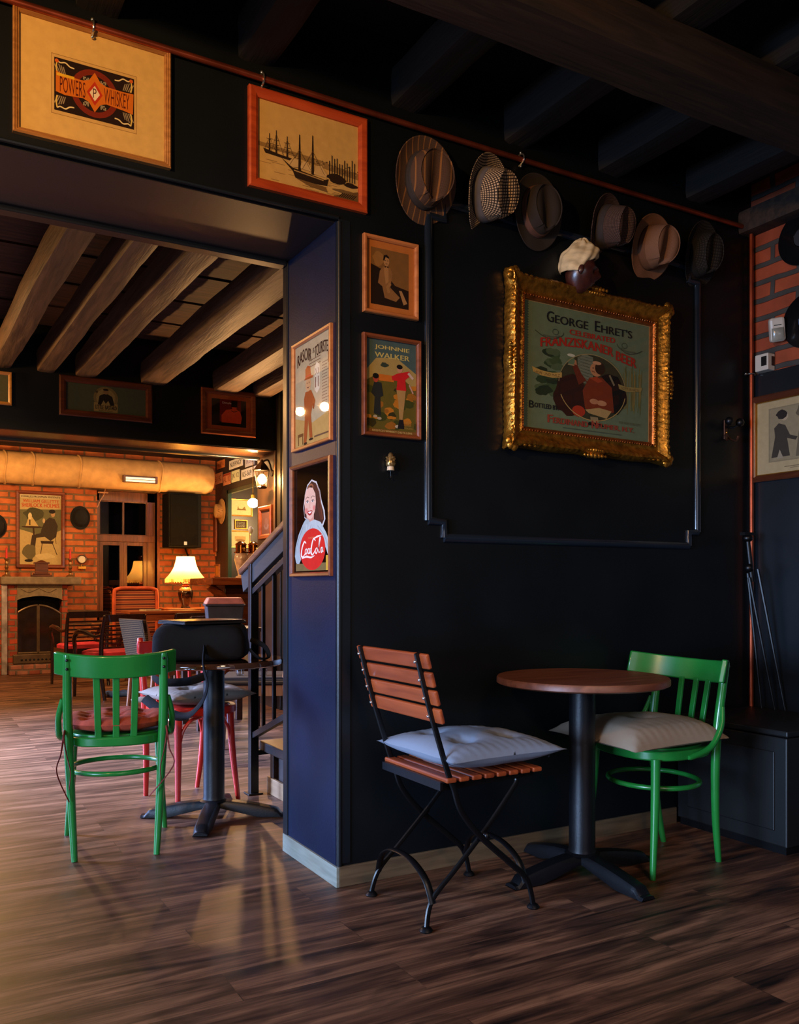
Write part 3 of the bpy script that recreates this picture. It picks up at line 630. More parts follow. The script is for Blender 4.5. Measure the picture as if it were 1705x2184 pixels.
# ------------------------------------------------------------------ lettering and printed pictures
_tc = {}
def text_mesh(s):
    if s in _tc: return _tc[s]
    cu = bpy.data.curves.new('lettering', 'FONT'); cu.body = s; cu.size = 1; cu.resolution_u = 3; cu.fill_mode = 'FRONT'
    o = bpy.data.objects.new('lettering', cu); C.objects.link(o)
    dg = bpy.context.evaluated_depsgraph_get(); me = bpy.data.meshes.new_from_object(o.evaluated_get(dg))
    V = [v.co.copy() for v in me.vertices]; F = [tuple(p.vertices) for p in me.polygons]
    bpy.data.objects.remove(o); bpy.data.meshes.remove(me)
    x0 = min(v.x for v in V); x1 = max(v.x for v in V); y0 = min(v.y for v in V); y1 = max(v.y for v in V)
    _tc[s] = (V, F, x0, x1, y0, y1); return _tc[s]
class Art:
    """a flat printed sheet; coordinates 0..1 across and 0..1 up"""
    def __init__(s, w, h, bg): s.w, s.h = w, h; s.v = []; s.f = []; s.c = []; s.z = 0; s.poly([(0, 0), (1, 0), (1, 1), (0, 1)], bg)
    def _add(s, vs, fs, c):
        k = len(s.v); s.v += [((x - 0.5) * s.w, (y - 0.5) * s.h, s.z) for x, y in vs]; s.f += [tuple(i + k for i in f) for f in fs]; s.c += [lin(c)] * len(vs); s.z += 0.00002; return s
    def poly(s, p, c): return s._add(p, [tuple(range(len(p)))], c)
    def rect(s, x0, y0, x1, y1, c): return s.poly([(x0, y0), (x1, y0), (x1, y1), (x0, y1)], c)
    def ell(s, cx, cy, rx, ry, c, rot=0, n=28, a0=0, a1=360):
        p = []
        for k in range(n + (a1 - a0 < 360)):
            a = R(a0 + (a1 - a0) * k / n); x, y = rx * math.cos(a) * s.w, ry * math.sin(a) * s.h
            q = R(rot); p.append((cx + (x * math.cos(q) - y * math.sin(q)) / s.w, cy + (x * math.sin(q) + y * math.cos(q)) / s.h))
        return s.poly(p, c)
    def line(s, pts, wd, c, smooth=0):
        P = [Vector((x * s.w, y * s.h, 0)) for x, y in pts]; W = wd if isinstance(wd, (list, tuple)) else [wd] * len(P)
        if smooth:
            q, qw = [], []
            for i in range(len(P) - 1):
                g = lambda k: P[max(0, min(len(P) - 1, k))]; p0, p1, p2, p3 = g(i - 1), g(i), g(i + 1), g(i + 2)
                for j in range(smooth):
                    t = j / smooth; q.append(0.5 * (2 * p1 + (p2 - p0) * t + (2 * p0 - 5 * p1 + 4 * p2 - p3) * t * t + (3 * p1 - p0 - 3 * p2 + p3) * t ** 3)); qw.append(W[i] * (1 - t) + W[i + 1] * t)
            q.append(P[-1]); qw.append(W[-1]); P, W = q, qw
        vs = []
        for i, p in enumerate(P):
            d = (P[min(i + 1, len(P) - 1)] - P[max(i - 1, 0)]).normalized(); n = Vector((-d.y, d.x, 0)) * W[i] / 2
            for q in (p + n, p - n): vs.append((q.x / s.w, q.y / s.h))
        return s._add(vs, [(2 * i, 2 * i + 1, 2 * i + 3, 2 * i + 2) for i in range(len(P) - 1)], c)
    def text(s, t, x0, x1, y0, h, c, arch=0, shear=0, bold=0, slope=0):
        V, F, a0, a1, b0, b1 = text_mesh(t); hh = (b1 - b0)
        def f(v, dx=0):
            u = (v.x - a0) / (a1 - a0); q = (v.y - b0) / hh
            return (x0 + (x1 - x0) * u + shear * q * h + dx, y0 + h * q + arch * (1 - (2 * u - 1) ** 2) + slope * u)
        s._add([f(v) for v in V], F, c)
        if bold: s._add([f(v, bold) for v in V], F, c)
        return s
    def blob(s, cx, cy, rx, ry, c, seed=0, n=22, amp=0.35):
        return s.poly([(cx + rx * math.cos(2 * math.pi * k / n) * (1 + amp * noise.noise(Vector((math.cos(2 * math.pi * k / n) * 1.7, math.sin(2 * math.pi * k / n) * 1.7, seed * 3.1)))),
                        cy + ry * math.sin(2 * math.pi * k / n) * (1 + amp * noise.noise(Vector((math.cos(2 * math.pi * k / n) * 1.7, math.sin(2 * math.pi * k / n) * 1.7, seed * 3.1 + 9))))) for k in range(n)], c)
    def build(s, name, parent, z, mat=None):
        me = bpy.data.meshes.new(name); me.from_pydata(s.v, [], s.f)
        at = me.color_attributes.new('Col', 'FLOAT_COLOR', 'POINT')
        for i, c in enumerate(s.c): at.data[i].color = c
        me.materials.append(mat or PRINT)
        o = bpy.data.objects.new(name, me); C.objects.link(o); o.parent = parent; o.location = (0, 0, z); return o
ORI = {'Y': Matrix(((1, 0, 0), (0, 0, -1), (0, 1, 0))).to_4x4(), 'X': Matrix(((0, 0, -1), (-1, 0, 0), (0, 1, 0))).to_4x4()}
def on_wall(plane, val, tl, tr, bl, br):
    f = (lambda p: PY(p[0], p[1], val)) if plane == 'Y' else (lambda p: PX(p[0], p[1], val))
    q = [f(p) for p in (tl, tr, bl, br)]
    ax = (lambda p: p.x) if plane == 'Y' else (lambda p: -p.y)
    w_ = (ax(q[1]) + ax(q[3]) - ax(q[0]) - ax(q[2])) / 2; h_ = (q[0].z + q[1].z - q[2].z - q[3].z) / 2
    c = sum(q, Vector()) / 4; return c, abs(w_), abs(h_)
def rim(w, h, fw, prof):
    """mitred frame: prof is a list of (distance inward from the outer edge, height)"""
    mb = MB(); n = len(prof); cs = [(-1, -1), (1, -1), (1, 1), (-1, 1)]
    vs = []
    for cx, cy in cs: vs += [Vector((cx * (w / 2 - a), cy * (h / 2 - a), z)) for a, z in prof]
    fs = []
    for i in range(4):
        a, b = i * n, ((i + 1) % 4) * n
        fs += [(a + k, b + k, b + k + 1, a + k + 1) for k in range(n - 1)]
    return mb.add(vs, fs)
def picture(name, label, cat, plane, val, corners, fw, fd, fmat, mat_w=0, mat_c=None, roll=0, glass=True, prof=None, wh=None, gap=0.0):
    c, w_, h_ = on_wall(plane, val, *corners)
    if wh: w_, h_ = wh
    t = thing(name, label, cat); nrm = Vector((0, -1, 0)) if plane == 'Y' else Vector((-1, 0, 0))
    t.matrix_world = Matrix.Translation(c + nrm * (0.001 + gap)) @ ORI[plane] @ Matrix.Rotation(R(roll), 4, 'Z')
    prof = prof or [(0, 0), (0, fd * 0.8), (fw * 0.18, fd), (fw * 0.7, fd * 0.92), (fw, fd * 0.6), (fw, 0.002)]
    rim(w_, h_, fw, prof).build('frame', fmat, t)
    MB().box(-w_ / 2 + 0.002, w_ / 2 - 0.002, -h_ / 2 + 0.002, h_ / 2 - 0.002, 0, 0.003).build('backing', M('card_backing', (60, 48, 36), 0.9), t)
    iw, ih = w_ - 2 * fw, h_ - 2 * fw
    if mat_w:
        mw, mh = (mat_w, mat_w) if not isinstance(mat_w, tuple) else mat_w
        rim(iw, ih, mw, [(0, fd * 0.28), (mw, fd * 0.28), (mw + 0.002, fd * 0.2)][:3]).build('mat_board', M('mat_board_paper', mat_c, 0.85, var=0.08, bmp=0.1, bscale=200), t)
        iw -= 2 * mw; ih -= 2 * mh
        if mw != mh: pass
    if glass:
        MB().add([(-w_ / 2 + fw, -h_ / 2 + fw, fd * 0.5), (w_ / 2 - fw, -h_ / 2 + fw, fd * 0.5), (w_ / 2 - fw, h_ / 2 - fw, fd * 0.5), (-w_ / 2 + fw, h_ / 2 - fw, fd * 0.5)], [(0, 1, 2, 3)]).build('glass_pane', GLASS, t)
    return t, iw, ih, fd * 0.22
FR_TAN = M_wood('tan_frame_wood', (136, 88, 42), (176, 122, 62), 0.4, 0, 0.2, scale=1.5, bmp=0.1)
FR_RED = M_wood('orange_red_frame', (150, 52, 18), (186, 74, 28), 0.45, 0, bmp=0.05)
FR_BRN = M_wood('brown_frame_wood', (96, 46, 24), (136, 72, 38), 0.3, 0, 0.3, bmp=0.08)
FR_LT = M_wood('light_brown_frame', (150, 86, 44), (190, 118, 64), 0.35, 0, 0.3, bmp=0.08)
FR_DK = M_wood('dark_brown_frame', (58, 28, 16), (92, 48, 28), 0.28, 0, 0.4, bmp=0.08)
# --- framed whiskey label
t, iw, ih, z = picture('framed_picture', 'tan framed whiskey label picture with a wide gold mat, high above the opening', 'picture', 'Y', WY,
    ((25, 12), (362, 112), (27, 284), (362, 365)), 0.020, 0.022, FR_TAN,
    prof=[(0, 0), (0, 0.018), (0.004, 0.022), (0.008, 0.018), (0.010, 0.020), (0.014, 0.014), (0.016, 0.016), (0.020, 0.010), (0.020, 0.002)])
A = Art(iw, ih, (214, 176, 104))
A.rect(0.205, 0.20, 0.80, 0.735, (150, 112, 60)).rect(0.208, 0.205, 0.797, 0.73, (206, 168, 100)).rect(0.225, 0.235, 0.78, 0.705, (34, 16, 10))
A.ell(0.5, 0.47, 0.165, 0.215, (120, 36, 18)).ell(0.5, 0.47, 0.125, 0.165, (34, 18, 12))
for sx in (-1, 1):
    for sy in (-1, 1):
        for k in range(5): A.line([(0.5 + sx * (0.20 + 0.012 * k), 0.47 + sy * 0.10), (0.5 + sx * (0.215 + 0.015 * k), 0.47 + sy * (0.165 + 0.008 * (k % 3)))], 0.003, (150, 132, 104))
        A.line([(0.5 + sx * 0.255, 0.47 + sy * 0.21), (0.5 + sx * 0.235, 0.47 + sy * 0.195), (0.5 + sx * 0.20, 0.47 + sy * 0.205), (0.5 + sx * 0.17, 0.47 + sy * 0.18), (0.5 + sx * 0.14, 0.47 + sy * 0.175)], 0.004, (226, 206, 150), 4)
        A.line([(0.5 + sx * 0.255, 0.47 + sy * 0.21), (0.5 + sx * 0.262, 0.47 + sy * 0.15), (0.5 + sx * 0.255, 0.47 + sy * 0.10)], 0.004, (222, 190, 90), 4)
        for k in range(9): A.ell(0.5 + sx * (0.045 + 0.01 * (k % 4)), 0.47 + sy * (0.095 + 0.014 * (k // 3)), 0.006, 0.008, (150, 140, 116), n=8)
    A.ell(0.5 + sx * 0.258, 0.675, 0.013, 0.017, (206, 96, 30))
A.poly([(0.235, 0.40), (0.30, 0.385), (0.42, 0.40), (0.46, 0.38), (0.5, 0.30), (0.54, 0.38), (0.58, 0.40), (0.70, 0.385), (0.77, 0.37), (0.775, 0.56), (0.70, 0.555), (0.58, 0.56), (0.54, 0.58), (0.5, 0.66), (0.46, 0.58), (0.42, 0.56), (0.30, 0.56), (0.235, 0.585)], (206, 110, 24))
A.rect(0.24, 0.545, 0.36, 0.57, (224, 176, 40)).poly([(0.5, 0.36), (0.555, 0.47), (0.5, 0.58), (0.445, 0.47)], (186, 50, 20)).poly([(0.5, 0.40), (0.536, 0.47), (0.5, 0.54), (0.464, 0.47)], (232, 212, 180))
A.text('P', 0.488, 0.512, 0.43, 0.085, (70, 20, 10)).text('POWERS', 0.262, 0.435, 0.405, 0.14, (88, 26, 10)).text('WHISKEY', 0.565, 0.745, 0.405, 0.14, (88, 26, 10))
A.build('print', t, z)
# --- harbour photograph
t, iw, ih, z = picture('framed_picture', 'orange red framed sepia harbour photograph of sailing ships above the opening corner', 'picture', 'Y', WY,
    ((528, 182), (780, 260), (528, 398), (780, 459)), 0.034, 0.020, FR_RED)
A = Art(iw, ih, (206, 166, 96)); DK = (44, 28, 14); MD = (96, 68, 36)
A.poly([(0, 0.475), (0.2, 0.46), (0.4, 0.45), (0.6, 0.435), (0.8, 0.40), (1, 0.39), (1, 0.30), (0.7, 0.33), (0.3, 0.40), (0, 0.42)], (150, 116, 64))
for k in range(70):
    x = 0.30 + 0.7 * random.random(); y = 0.33 + 0.10 * random.random(); A.rect(x, y, x + 0.012, y + 0.012, random.choice([(190, 156, 100), MD, (120, 88, 48)]))
for k in range(40):
    x = random.random() * 0.9; y = random.random() * 0.28; A.rect(x, y, x + 0.03 + random.random() * 0.1, y + 0.006, random.choice([(186, 146, 80), (168, 128, 68)]))
A.poly([(0.05, 0.40), (0.07, 0.345), (0.32, 0.325), (0.33, 0.355), (0.2, 0.37)], DK)
for x, h in ((0.11, 0.60), (0.175, 0.66), (0.28, 0.62)):
    A.line([(x, 0.36), (x, h)], [0.006, 0.002], DK)
    for q in (0.42, 0.47, 0.53): A.line([(x - 0.028, q), (x + 0.028, q + 0.006)], 0.0015, MD)
    A.line([(x, h - 0.05), (x + 0.07, 0.37)], 0.001, MD).line([(x, h - 0.05), (x - 0.05, 0.38)], 0.001, MD)
A.poly([(0.27, 0.27), (0.33, 0.36), (0.39, 0.365), (0.395, 0.265), (0.34, 0.25)], (208, 172, 112)).poly([(0.405, 0.26), (0.42, 0.33), (0.47, 0.375), (0.515, 0.30), (0.52, 0.25)], (214, 178, 118)).poly([(0.54, 0.23), (0.56, 0.34), (0.62, 0.36), (0.68, 0.26), (0.67, 0.22)], (204, 168, 108))
A.poly([(0.21, 0.345), (0.33, 0.245), (0.50, 0.215), (0.655, 0.19), (0.69, 0.215), (0.675, 0.12), (0.55, 0.11), (0.36, 0.125), (0.335, 0.20), (0.22, 0.335)], DK)
A.poly([(0.37, 0.12), (0.66, 0.10), (0.68, 0.04), (0.5, 0.06)], (120, 88, 46))
A.line([(0.345, 0.215), (0.5, 0.195), (0.64, 0.178)], 0.004, (178, 140, 84))
for x, h in ((0.40, 0.685), (0.53, 0.72)): A.line([(x, 0.22), (x, h)], [0.010, 0.003], DK).line([(x, h * 0.72), (x - 0.10, 0.26)], 0.0015, MD).line([(x, h * 0.72), (x + 0.12, 0.25)], 0.0015, MD)
A.blob(0.77, 0.24, 0.09, 0.06, DK, 3).blob(0.92, 0.20, 0.07, 0.03, DK, 5)
for k in range(11): x = 0.70 + 0.026 * k; A.line([(x, 0.24), (x, 0.44 + 0.10 * random.random())], 0.003, DK)
A.blob(0.86, 0.10, 0.12, 0.02, (120, 92, 52), 4).poly([(0.72, 0.0), (1, 0.0), (1, 0.14), (0.86, 0.08)], (110, 80, 42))
for k in range(8): A.line([(0.80 + 0.02 * k, 0.02), (0.84 + 0.02 * k, 0.08)], 0.003, DK)
A.build('print', t, z)
# --- sepia portrait
t, iw, ih, z = picture('framed_picture', 'small light brown framed sepia portrait of a seated young man in a bow tie', 'picture', 'Y', WY,
    ((772, 498), (889, 526), (773, 667), (888, 685)), 0.015, 0.020, FR_LT)
A = Art(iw, ih, (186, 112, 50)); A.rect(0.09, 0.085, 0.89, 0.90, (126, 88, 44)); A.poly([(0.09, 0.085), (0.89, 0.085), (0.89, 0.36), (0.60, 0.40), (0.34, 0.60), (0.09, 0.66)], (34, 20, 12)).blob(0.25, 0.75, 0.12, 0.10, (150, 106, 52), 2)
A.poly([(0.24, 0.40), (0.28, 0.58), (0.36, 0.655), (0.50, 0.645), (0.54, 0.56), (0.50, 0.36), (0.60, 0.30), (0.70, 0.24), (0.62, 0.17), (0.38, 0.20), (0.33, 0.36)], (142, 100, 56)).poly([(0.36, 0.64), (0.46, 0.66), (0.46, 0.44), (0.40, 0.40)], (168, 122, 72))
A.ell(0.415, 0.735, 0.06, 0.075, (176, 130, 80)).poly([(0.345, 0.74), (0.36, 0.81), (0.42, 0.83), (0.47, 0.80), (0.475, 0.775), (0.40, 0.79), (0.37, 0.73)], (26, 16, 10)).rect(0.385, 0.735, 0.405, 0.745, (30, 18, 10)).rect(0.435, 0.735, 0.455, 0.745, (30, 18, 10)).line([(0.40, 0.695), (0.44, 0.695)], 0.002, (90, 50, 30))
A.poly([(0.38, 0.635), (0.42, 0.65), (0.46, 0.635), (0.46, 0.66), (0.42, 0.65), (0.38, 0.66)], (20, 12, 8)).line([(0.50, 0.42), (0.44, 0.36), (0.47, 0.28)], 0.012, (160, 116, 68)).poly([(0.68, 0.34), (0.74, 0.34), (0.86, 0.17), (0.78, 0.14)], (168, 126, 78))
A.build('print', t, z)
# --- golf poster
t, iw, ih, z = picture('framed_poster', 'brown framed vintage golf poster with a red jacketed golfer, under the sepia portrait', 'poster', 'Y', WY,
    ((772, 707), (894, 733), (770, 930), (893, 938)), 0.016, 0.022, FR_BRN)
A = Art(iw, ih, (70, 92, 92)); A.poly([(0, 0.66), (0.2, 0.80), (0.6, 0.83), (1, 0.68), (1, 0.45), (0, 0.45)], (166, 144, 84)).poly([(0, 0), (1, 0), (1, 0.50), (0.7, 0.62), (0.2, 0.62), (0, 0.55)], (96, 86, 30))
for k in range(26): A.blob(random.random(), 0.08 + 0.45 * random.random(), 0.04 + 0.10 * random.random(), 0.02 + 0.03 * random.random(), random.choice([(150, 96, 28), (60, 66, 24), (186, 118, 32), (52, 48, 18)]), k)
A.rect(0.25, 0.56, 0.55, 0.63, (196, 108, 30)).blob(0.36, 0.735, 0.08, 0.025, (50, 62, 50), 5)
A.text('JOHNNIE', 0.17, 0.86, 0.89, 0.055, (196, 180, 104), bold=0.008).text('WALKER', 0.17, 0.86, 0.81, 0.055, (196, 180, 104), bold=0.008)
A.poly([(0.10, 0.42), (0.16, 0.54), (0.30, 0.54), (0.34, 0.40), (0.28, 0.38), (0.29, 0.18), (0.15, 0.20), (0.17, 0.38)], (36, 40, 40)).ell(0.19, 0.58, 0.055, 0.045, (170, 70, 50)).ell(0.19, 0.605, 0.06, 0.03, (16, 14, 14)).ell(0.18, 0.17, 0.04, 0.015, (170, 160, 140)).ell(0.26, 0.15, 0.045, 0.015, (170, 160, 140))
A.poly([(0.50, 0.62), (0.62, 0.66), (0.86, 0.70), (0.90, 0.66), (0.78, 0.60), (0.80, 0.48), (0.60, 0.48), (0.62, 0.58), (0.52, 0.58)], (196, 32, 34)).poly([(0.60, 0.48), (0.79, 0.48), (0.76, 0.32), (0.72, 0.14), (0.66, 0.14), (0.64, 0.34)], (170, 136, 82)).ell(0.67, 0.71, 0.055, 0.04, (190, 140, 110)).ell(0.665, 0.735, 0.06, 0.025, (18, 16, 16)).line([(0.84, 0.68), (0.94, 0.62)], 0.010, (200, 180, 170)).line([(0.86, 0.55), (0.94, 0.46)], 0.006, (190, 150, 140)).ell(0.66, 0.08, 0.09, 0.02, (190, 180, 160)).poly([(0.66, 0.16), (0.74, 0.16), (0.76, 0.06), (0.62, 0.06)], (24, 24, 28))
A.text('STILL', 0.76, 0.90, 0.12, 0.02, (170, 140, 70)).text('GOING', 0.76, 0.90, 0.09, 0.02, (170, 140, 70)).text('STRONG', 0.76, 0.93, 0.06, 0.02, (170, 140, 70)).rect(0, 0, 1, 0.035, (120, 80, 36))
A.text('SCOTCH WHISKY DISTILLERS', 0.12, 0.92, 0.008, 0.02, (210, 190, 120))
A.build('print', t, z)
# --- pillar posters
t, iw, ih, z = picture('framed_poster', 'light brown framed cream razor advertisement poster, upper poster on the pillar side', 'poster', 'X', PXF,
    ((629, 740), (713, 689), (631, 967), (713, 938)), 0.014, 0.018, FR_LT)
A = Art(iw, ih, (190, 176, 142)); A.poly([(0, 0), (1, 0), (1, 0.26), (0.5, 0.20), (0, 0.30)], (196, 160, 92))
A.text('RASOIR', 0.06, 0.46, 0.79, 0.12, (60, 34, 24), arch=0.04, bold=0.012).text('&', 0.50, 0.56, 0.86, 0.05, (60, 34, 24)).text('TOURISTE', 0.56, 0.91, 0.80, 0.11, (60, 34, 24), arch=0.02, bold=0.010)
for k in range(14): A.rect(0.76, 0.72 - 0.028 * k, 0.90 + 0.05 * (k % 3 == 0), 0.728 - 0.028 * k, (140, 116, 90))
for k in range(3): A.rect(0.40, 0.80 - 0.03 * k, 0.72, 0.808 - 0.03 * k, (130, 100, 76))
A.poly([(0.56, 0.50), (0.56, 0.72), (0.62, 0.76), (0.70, 0.72), (0.70, 0.50), (0.63, 0.46)], (222, 214, 190))
for x in (0.59, 0.66): A.line([(x, 0.52), (x, 0.62)], 0.007, (120, 70, 50)).line([(x - 0.015, 0.64), (x + 0.015, 0.66), (x, 0.70)], 0.004, (120, 70, 50))
A.poly([(0.26, 0.46), (0.30, 0.52), (0.46, 0.52), (0.52, 0.46), (0.56, 0.34), (0.50, 0.36), (0.46, 0.28), (0.50, 0.06), (0.42, 0.06), (0.38, 0.24), (0.33, 0.03), (0.25, 0.03), (0.28, 0.26)], (168, 84, 34)).poly([(0.50, 0.48), (0.58, 0.40), (0.54, 0.32), (0.50, 0.34), (0.53, 0.39)], (150, 72, 30))
A.ell(0.38, 0.585, 0.075, 0.07, (214, 168, 120)).poly([(0.26, 0.64), (0.30, 0.66), (0.30, 0.74), (0.36, 0.77), (0.44, 0.75), (0.46, 0.66), (0.52, 0.65), (0.50, 0.63)], (176, 86, 34)).rect(0.30, 0.66, 0.465, 0.675, (190, 50, 30)).line([(0.35, 0.56), (0.38, 0.55), (0.41, 0.56)], 0.003, (90, 40, 24)).ell(0.35, 0.60, 0.008, 0.008, (30, 20, 14), n=10).ell(0.405, 0.60, 0.008, 0.008, (30, 20, 14), n=10)
A.rect(0.08, 0.10, 0.24, 0.13, (120, 76, 34)).line([(0.10, 0.10), (0.10, 0.02)], 0.006, (110, 70, 30)).line([(0.22, 0.10), (0.22, 0.02)], 0.006, (110, 70, 30)).rect(0.55, 0.05, 0.95, 0.065, (110, 80, 60)).rect(0.92, 0.70, 0.99, 0.80, (160, 110, 70)).ell(0.30, 0.02, 0.05, 0.012, (50, 26, 14)).ell(0.46, 0.045, 0.06, 0.012, (50, 26, 14))
A.build('print', t, z)
MIRR = M('dark_mirror', (40, 34, 28), 0.06, 0.85, var=0.3, scale=4)
t, iw, ih, z = picture('framed_mirror', 'brown framed mirror sign with a woman behind a red cola disc, on the pillar side', 'mirror', 'X', PXF,
    ((628, 996), (713, 971), (626, 1230), (713, 1229)), 0.016, 0.020, FR_BRN, glass=False)
MB().box(-iw / 2, iw / 2, -ih / 2, ih / 2, 0.003, z - 0.0005).build('mirror_sheet', MIRR, t)
class Fig(Art):
    def __init__(s, w, h): s.w, s.h = w, h; s.v = []; s.f = []; s.c = []; s.z = 0
class FigT(Fig):
    T = (0.5, 0.5, 1, 1, 0, 0)
    def _add(s, vs, fs, c):
        ox, oy, sx, sy, dx, dy = s.T
        return super()._add([(min(0.985, max(0.015, ox + (x - ox) * sx + dx)), oy + (y - oy) * sy + dy) for x, y in vs], fs, c)
A = FigT(iw, ih); WH = (206, 204, 206); GL = (168, 180, 184); HR = (96, 40, 24)
A.poly([(0.30, 0.52), (0.27, 0.62), (0.31, 0.74), (0.38, 0.83), (0.50, 0.87), (0.63, 0.84), (0.72, 0.75), (0.76, 0.66), (0.84, 0.56), (0.86, 0.48), (0.80, 0.42), (0.60, 0.42)], WH)
A.poly([(0.30, 0.53), (0.285, 0.62), (0.325, 0.73), (0.39, 0.815), (0.50, 0.855), (0.615, 0.825), (0.70, 0.74), (0.735, 0.65), (0.81, 0.555), (0.83, 0.48), (0.78, 0.44), (0.60, 0.44)], (60, 26, 20))
for k in range(7): A.line([(0.48 + 0.03 * k, 0.84 - 0.006 * k), (0.60 + 0.02 * k, 0.72), (0.66 + 0.015 * k, 0.60), (0.74 + 0.01 * k, 0.48)], 0.003, random.choice([HR, (120, 58, 34), (84, 36, 24)]), 5)
for k in range(4): A.line([(0.44 - 0.02 * k, 0.82 - 0.01 * k), (0.34 - 0.01 * k, 0.72), (0.31, 0.60)], 0.003, HR, 5)
A.line([(0.40, 0.80), (0.48, 0.825), (0.54, 0.80), (0.50, 0.775)], 0.007, (150, 92, 56), 4)
A.rect(0.36, 0.45, 0.56, 0.56, (206, 150, 132)).poly([(0.30, 0.66), (0.31, 0.73), (0.36, 0.785), (0.44, 0.80), (0.53, 0.79), (0.60, 0.73), (0.615, 0.65), (0.59, 0.57), (0.53, 0.515), (0.46, 0.495), (0.38, 0.52), (0.325, 0.58)], (228, 184, 164))
for k in range(3): A.ell(0.355, 0.585, 0.045 - 0.01 * k, 0.03 - 0.006 * k, (224 - 2 * k, 156 - 14 * k, 142 - 12 * k)).ell(0.565, 0.60, 0.038 - 0.01 * k, 0.028 - 0.006 * k, (224 - 2 * k, 156 - 14 * k, 142 - 12 * k))
for ex in (0.385, 0.53):
    A.ell(ex, 0.665, 0.034, 0.0095, (236, 226, 220)).ell(ex, 0.666, 0.015, 0.009, (50, 44, 50)).line([(ex - 0.04, 0.668), (ex, 0.680), (ex + 0.04, 0.668)], 0.0022, (40, 22, 18), 4).line([(ex - 0.05, 0.695), (ex, 0.714), (ex + 0.05, 0.70)], 0.0022, (96, 56, 40), 4)
A.line([(0.455, 0.665), (0.445, 0.615), (0.465, 0.610)], 0.0016, (196, 140, 120)).poly([(0.38, 0.572), (0.42, 0.582), (0.45, 0.578), (0.48, 0.584), (0.53, 0.576), (0.50, 0.545), (0.45, 0.533), (0.40, 0.547)], (172, 26, 32)).poly([(0.40, 0.570), (0.45, 0.572), (0.51, 0.572), (0.48, 0.556), (0.44, 0.552)], (244, 234, 228))
A.poly([(0.03, 0.16), (0.06, 0.10), (0.13, 0.065), (0.20, 0.12), (0.27, 0.27), (0.36, 0.38), (0.46, 0.44), (0.44, 0.49), (0.36, 0.515), (0.27, 0.47), (0.13, 0.36), (0.05, 0.25)], GL)
A.poly([(0.985, 0.15), (0.93, 0.155), (0.80, 0.30), (0.70, 0.37), (0.48, 0.40), (0.38, 0.43), (0.44, 0.475), (0.58, 0.49), (0.74, 0.46), (0.88, 0.36), (0.985, 0.25)], (178, 190, 194))
A.line([(0.05, 0.17), (0.10, 0.28), (0.26, 0.43)], 0.004, (126, 138, 146), 4).line([(0.95, 0.20), (0.84, 0.33), (0.66, 0.43)], 0.003, (140, 152, 158), 4)
for k in range(4): A.line([(0.36 + 0.04 * k, 0.455), (0.37 + 0.045 * k, 0.405), (0.42 + 0.035 * k, 0.375)], 0.011, (186, 196, 200), 4).line([(0.38 + 0.04 * k, 0.45), (0.395 + 0.045 * k, 0.40)], 0.0015, (120, 126, 134))
A.rect(0.06, 0.015, 0.94, 0.085, (116, 96, 52)).rect(0.88, 0.015, 0.97, 0.15, (206, 160, 50))
A.ell(0.52, 0.215, 0.345, 0.195, (206, 26, 20), n=52).text('DRINK', 0.42, 0.60, 0.315, 0.018, (214, 120, 70))
A.T = (0.54, 0.23, 1.22, 1.05, -0.03, -0.012); W = (242, 228, 218)
A.line([(0.41, 0.285), (0.37, 0.30), (0.32, 0.25), (0.30, 0.18), (0.34, 0.165), (0.40, 0.20)], [0.004, 0.007, 0.008, 0.009, 0.006, 0.003], W, 6)
A.line([(0.62, 0.30), (0.58, 0.32), (0.54, 0.27), (0.525, 0.20), (0.56, 0.18), (0.62, 0.22)], [0.004, 0.007, 0.008, 0.009, 0.006, 0.003], W, 6)
for x in (0.415, 0.645): A.line([(x + 0.01, 0.235), (x - 0.02, 0.225), (x - 0.025, 0.195), (x, 0.19), (x + 0.018, 0.215), (x + 0.006, 0.238)], 0.005, W, 4)
A.line([(0.475, 0.235), (0.455, 0.23), (0.45, 0.20), (0.465, 0.192), (0.485, 0.205)], 0.005, W, 4)
for x in (0.51, 0.765): A.line([(x + 0.005, 0.235), (x - 0.022, 0.23), (x - 0.026, 0.20), (x - 0.01, 0.195), (x + 0.01, 0.235), (x + 0.01, 0.20), (x + 0.026, 0.205)], 0.005, W, 4)
A.line([(0.68, 0.205), (0.71, 0.28), (0.73, 0.315), (0.715, 0.325), (0.695, 0.26), (0.69, 0.20), (0.715, 0.198)], 0.005, W, 5)
A.line([(0.32, 0.15), (0.42, 0.165), (0.52, 0.155), (0.60, 0.17)], [0.003, 0.008, 0.006, 0.002], W, 5).line([(0.58, 0.32), (0.66, 0.335), (0.76, 0.345)], [0.003, 0.007, 0.002], W, 4)
A.build('print', t, z)
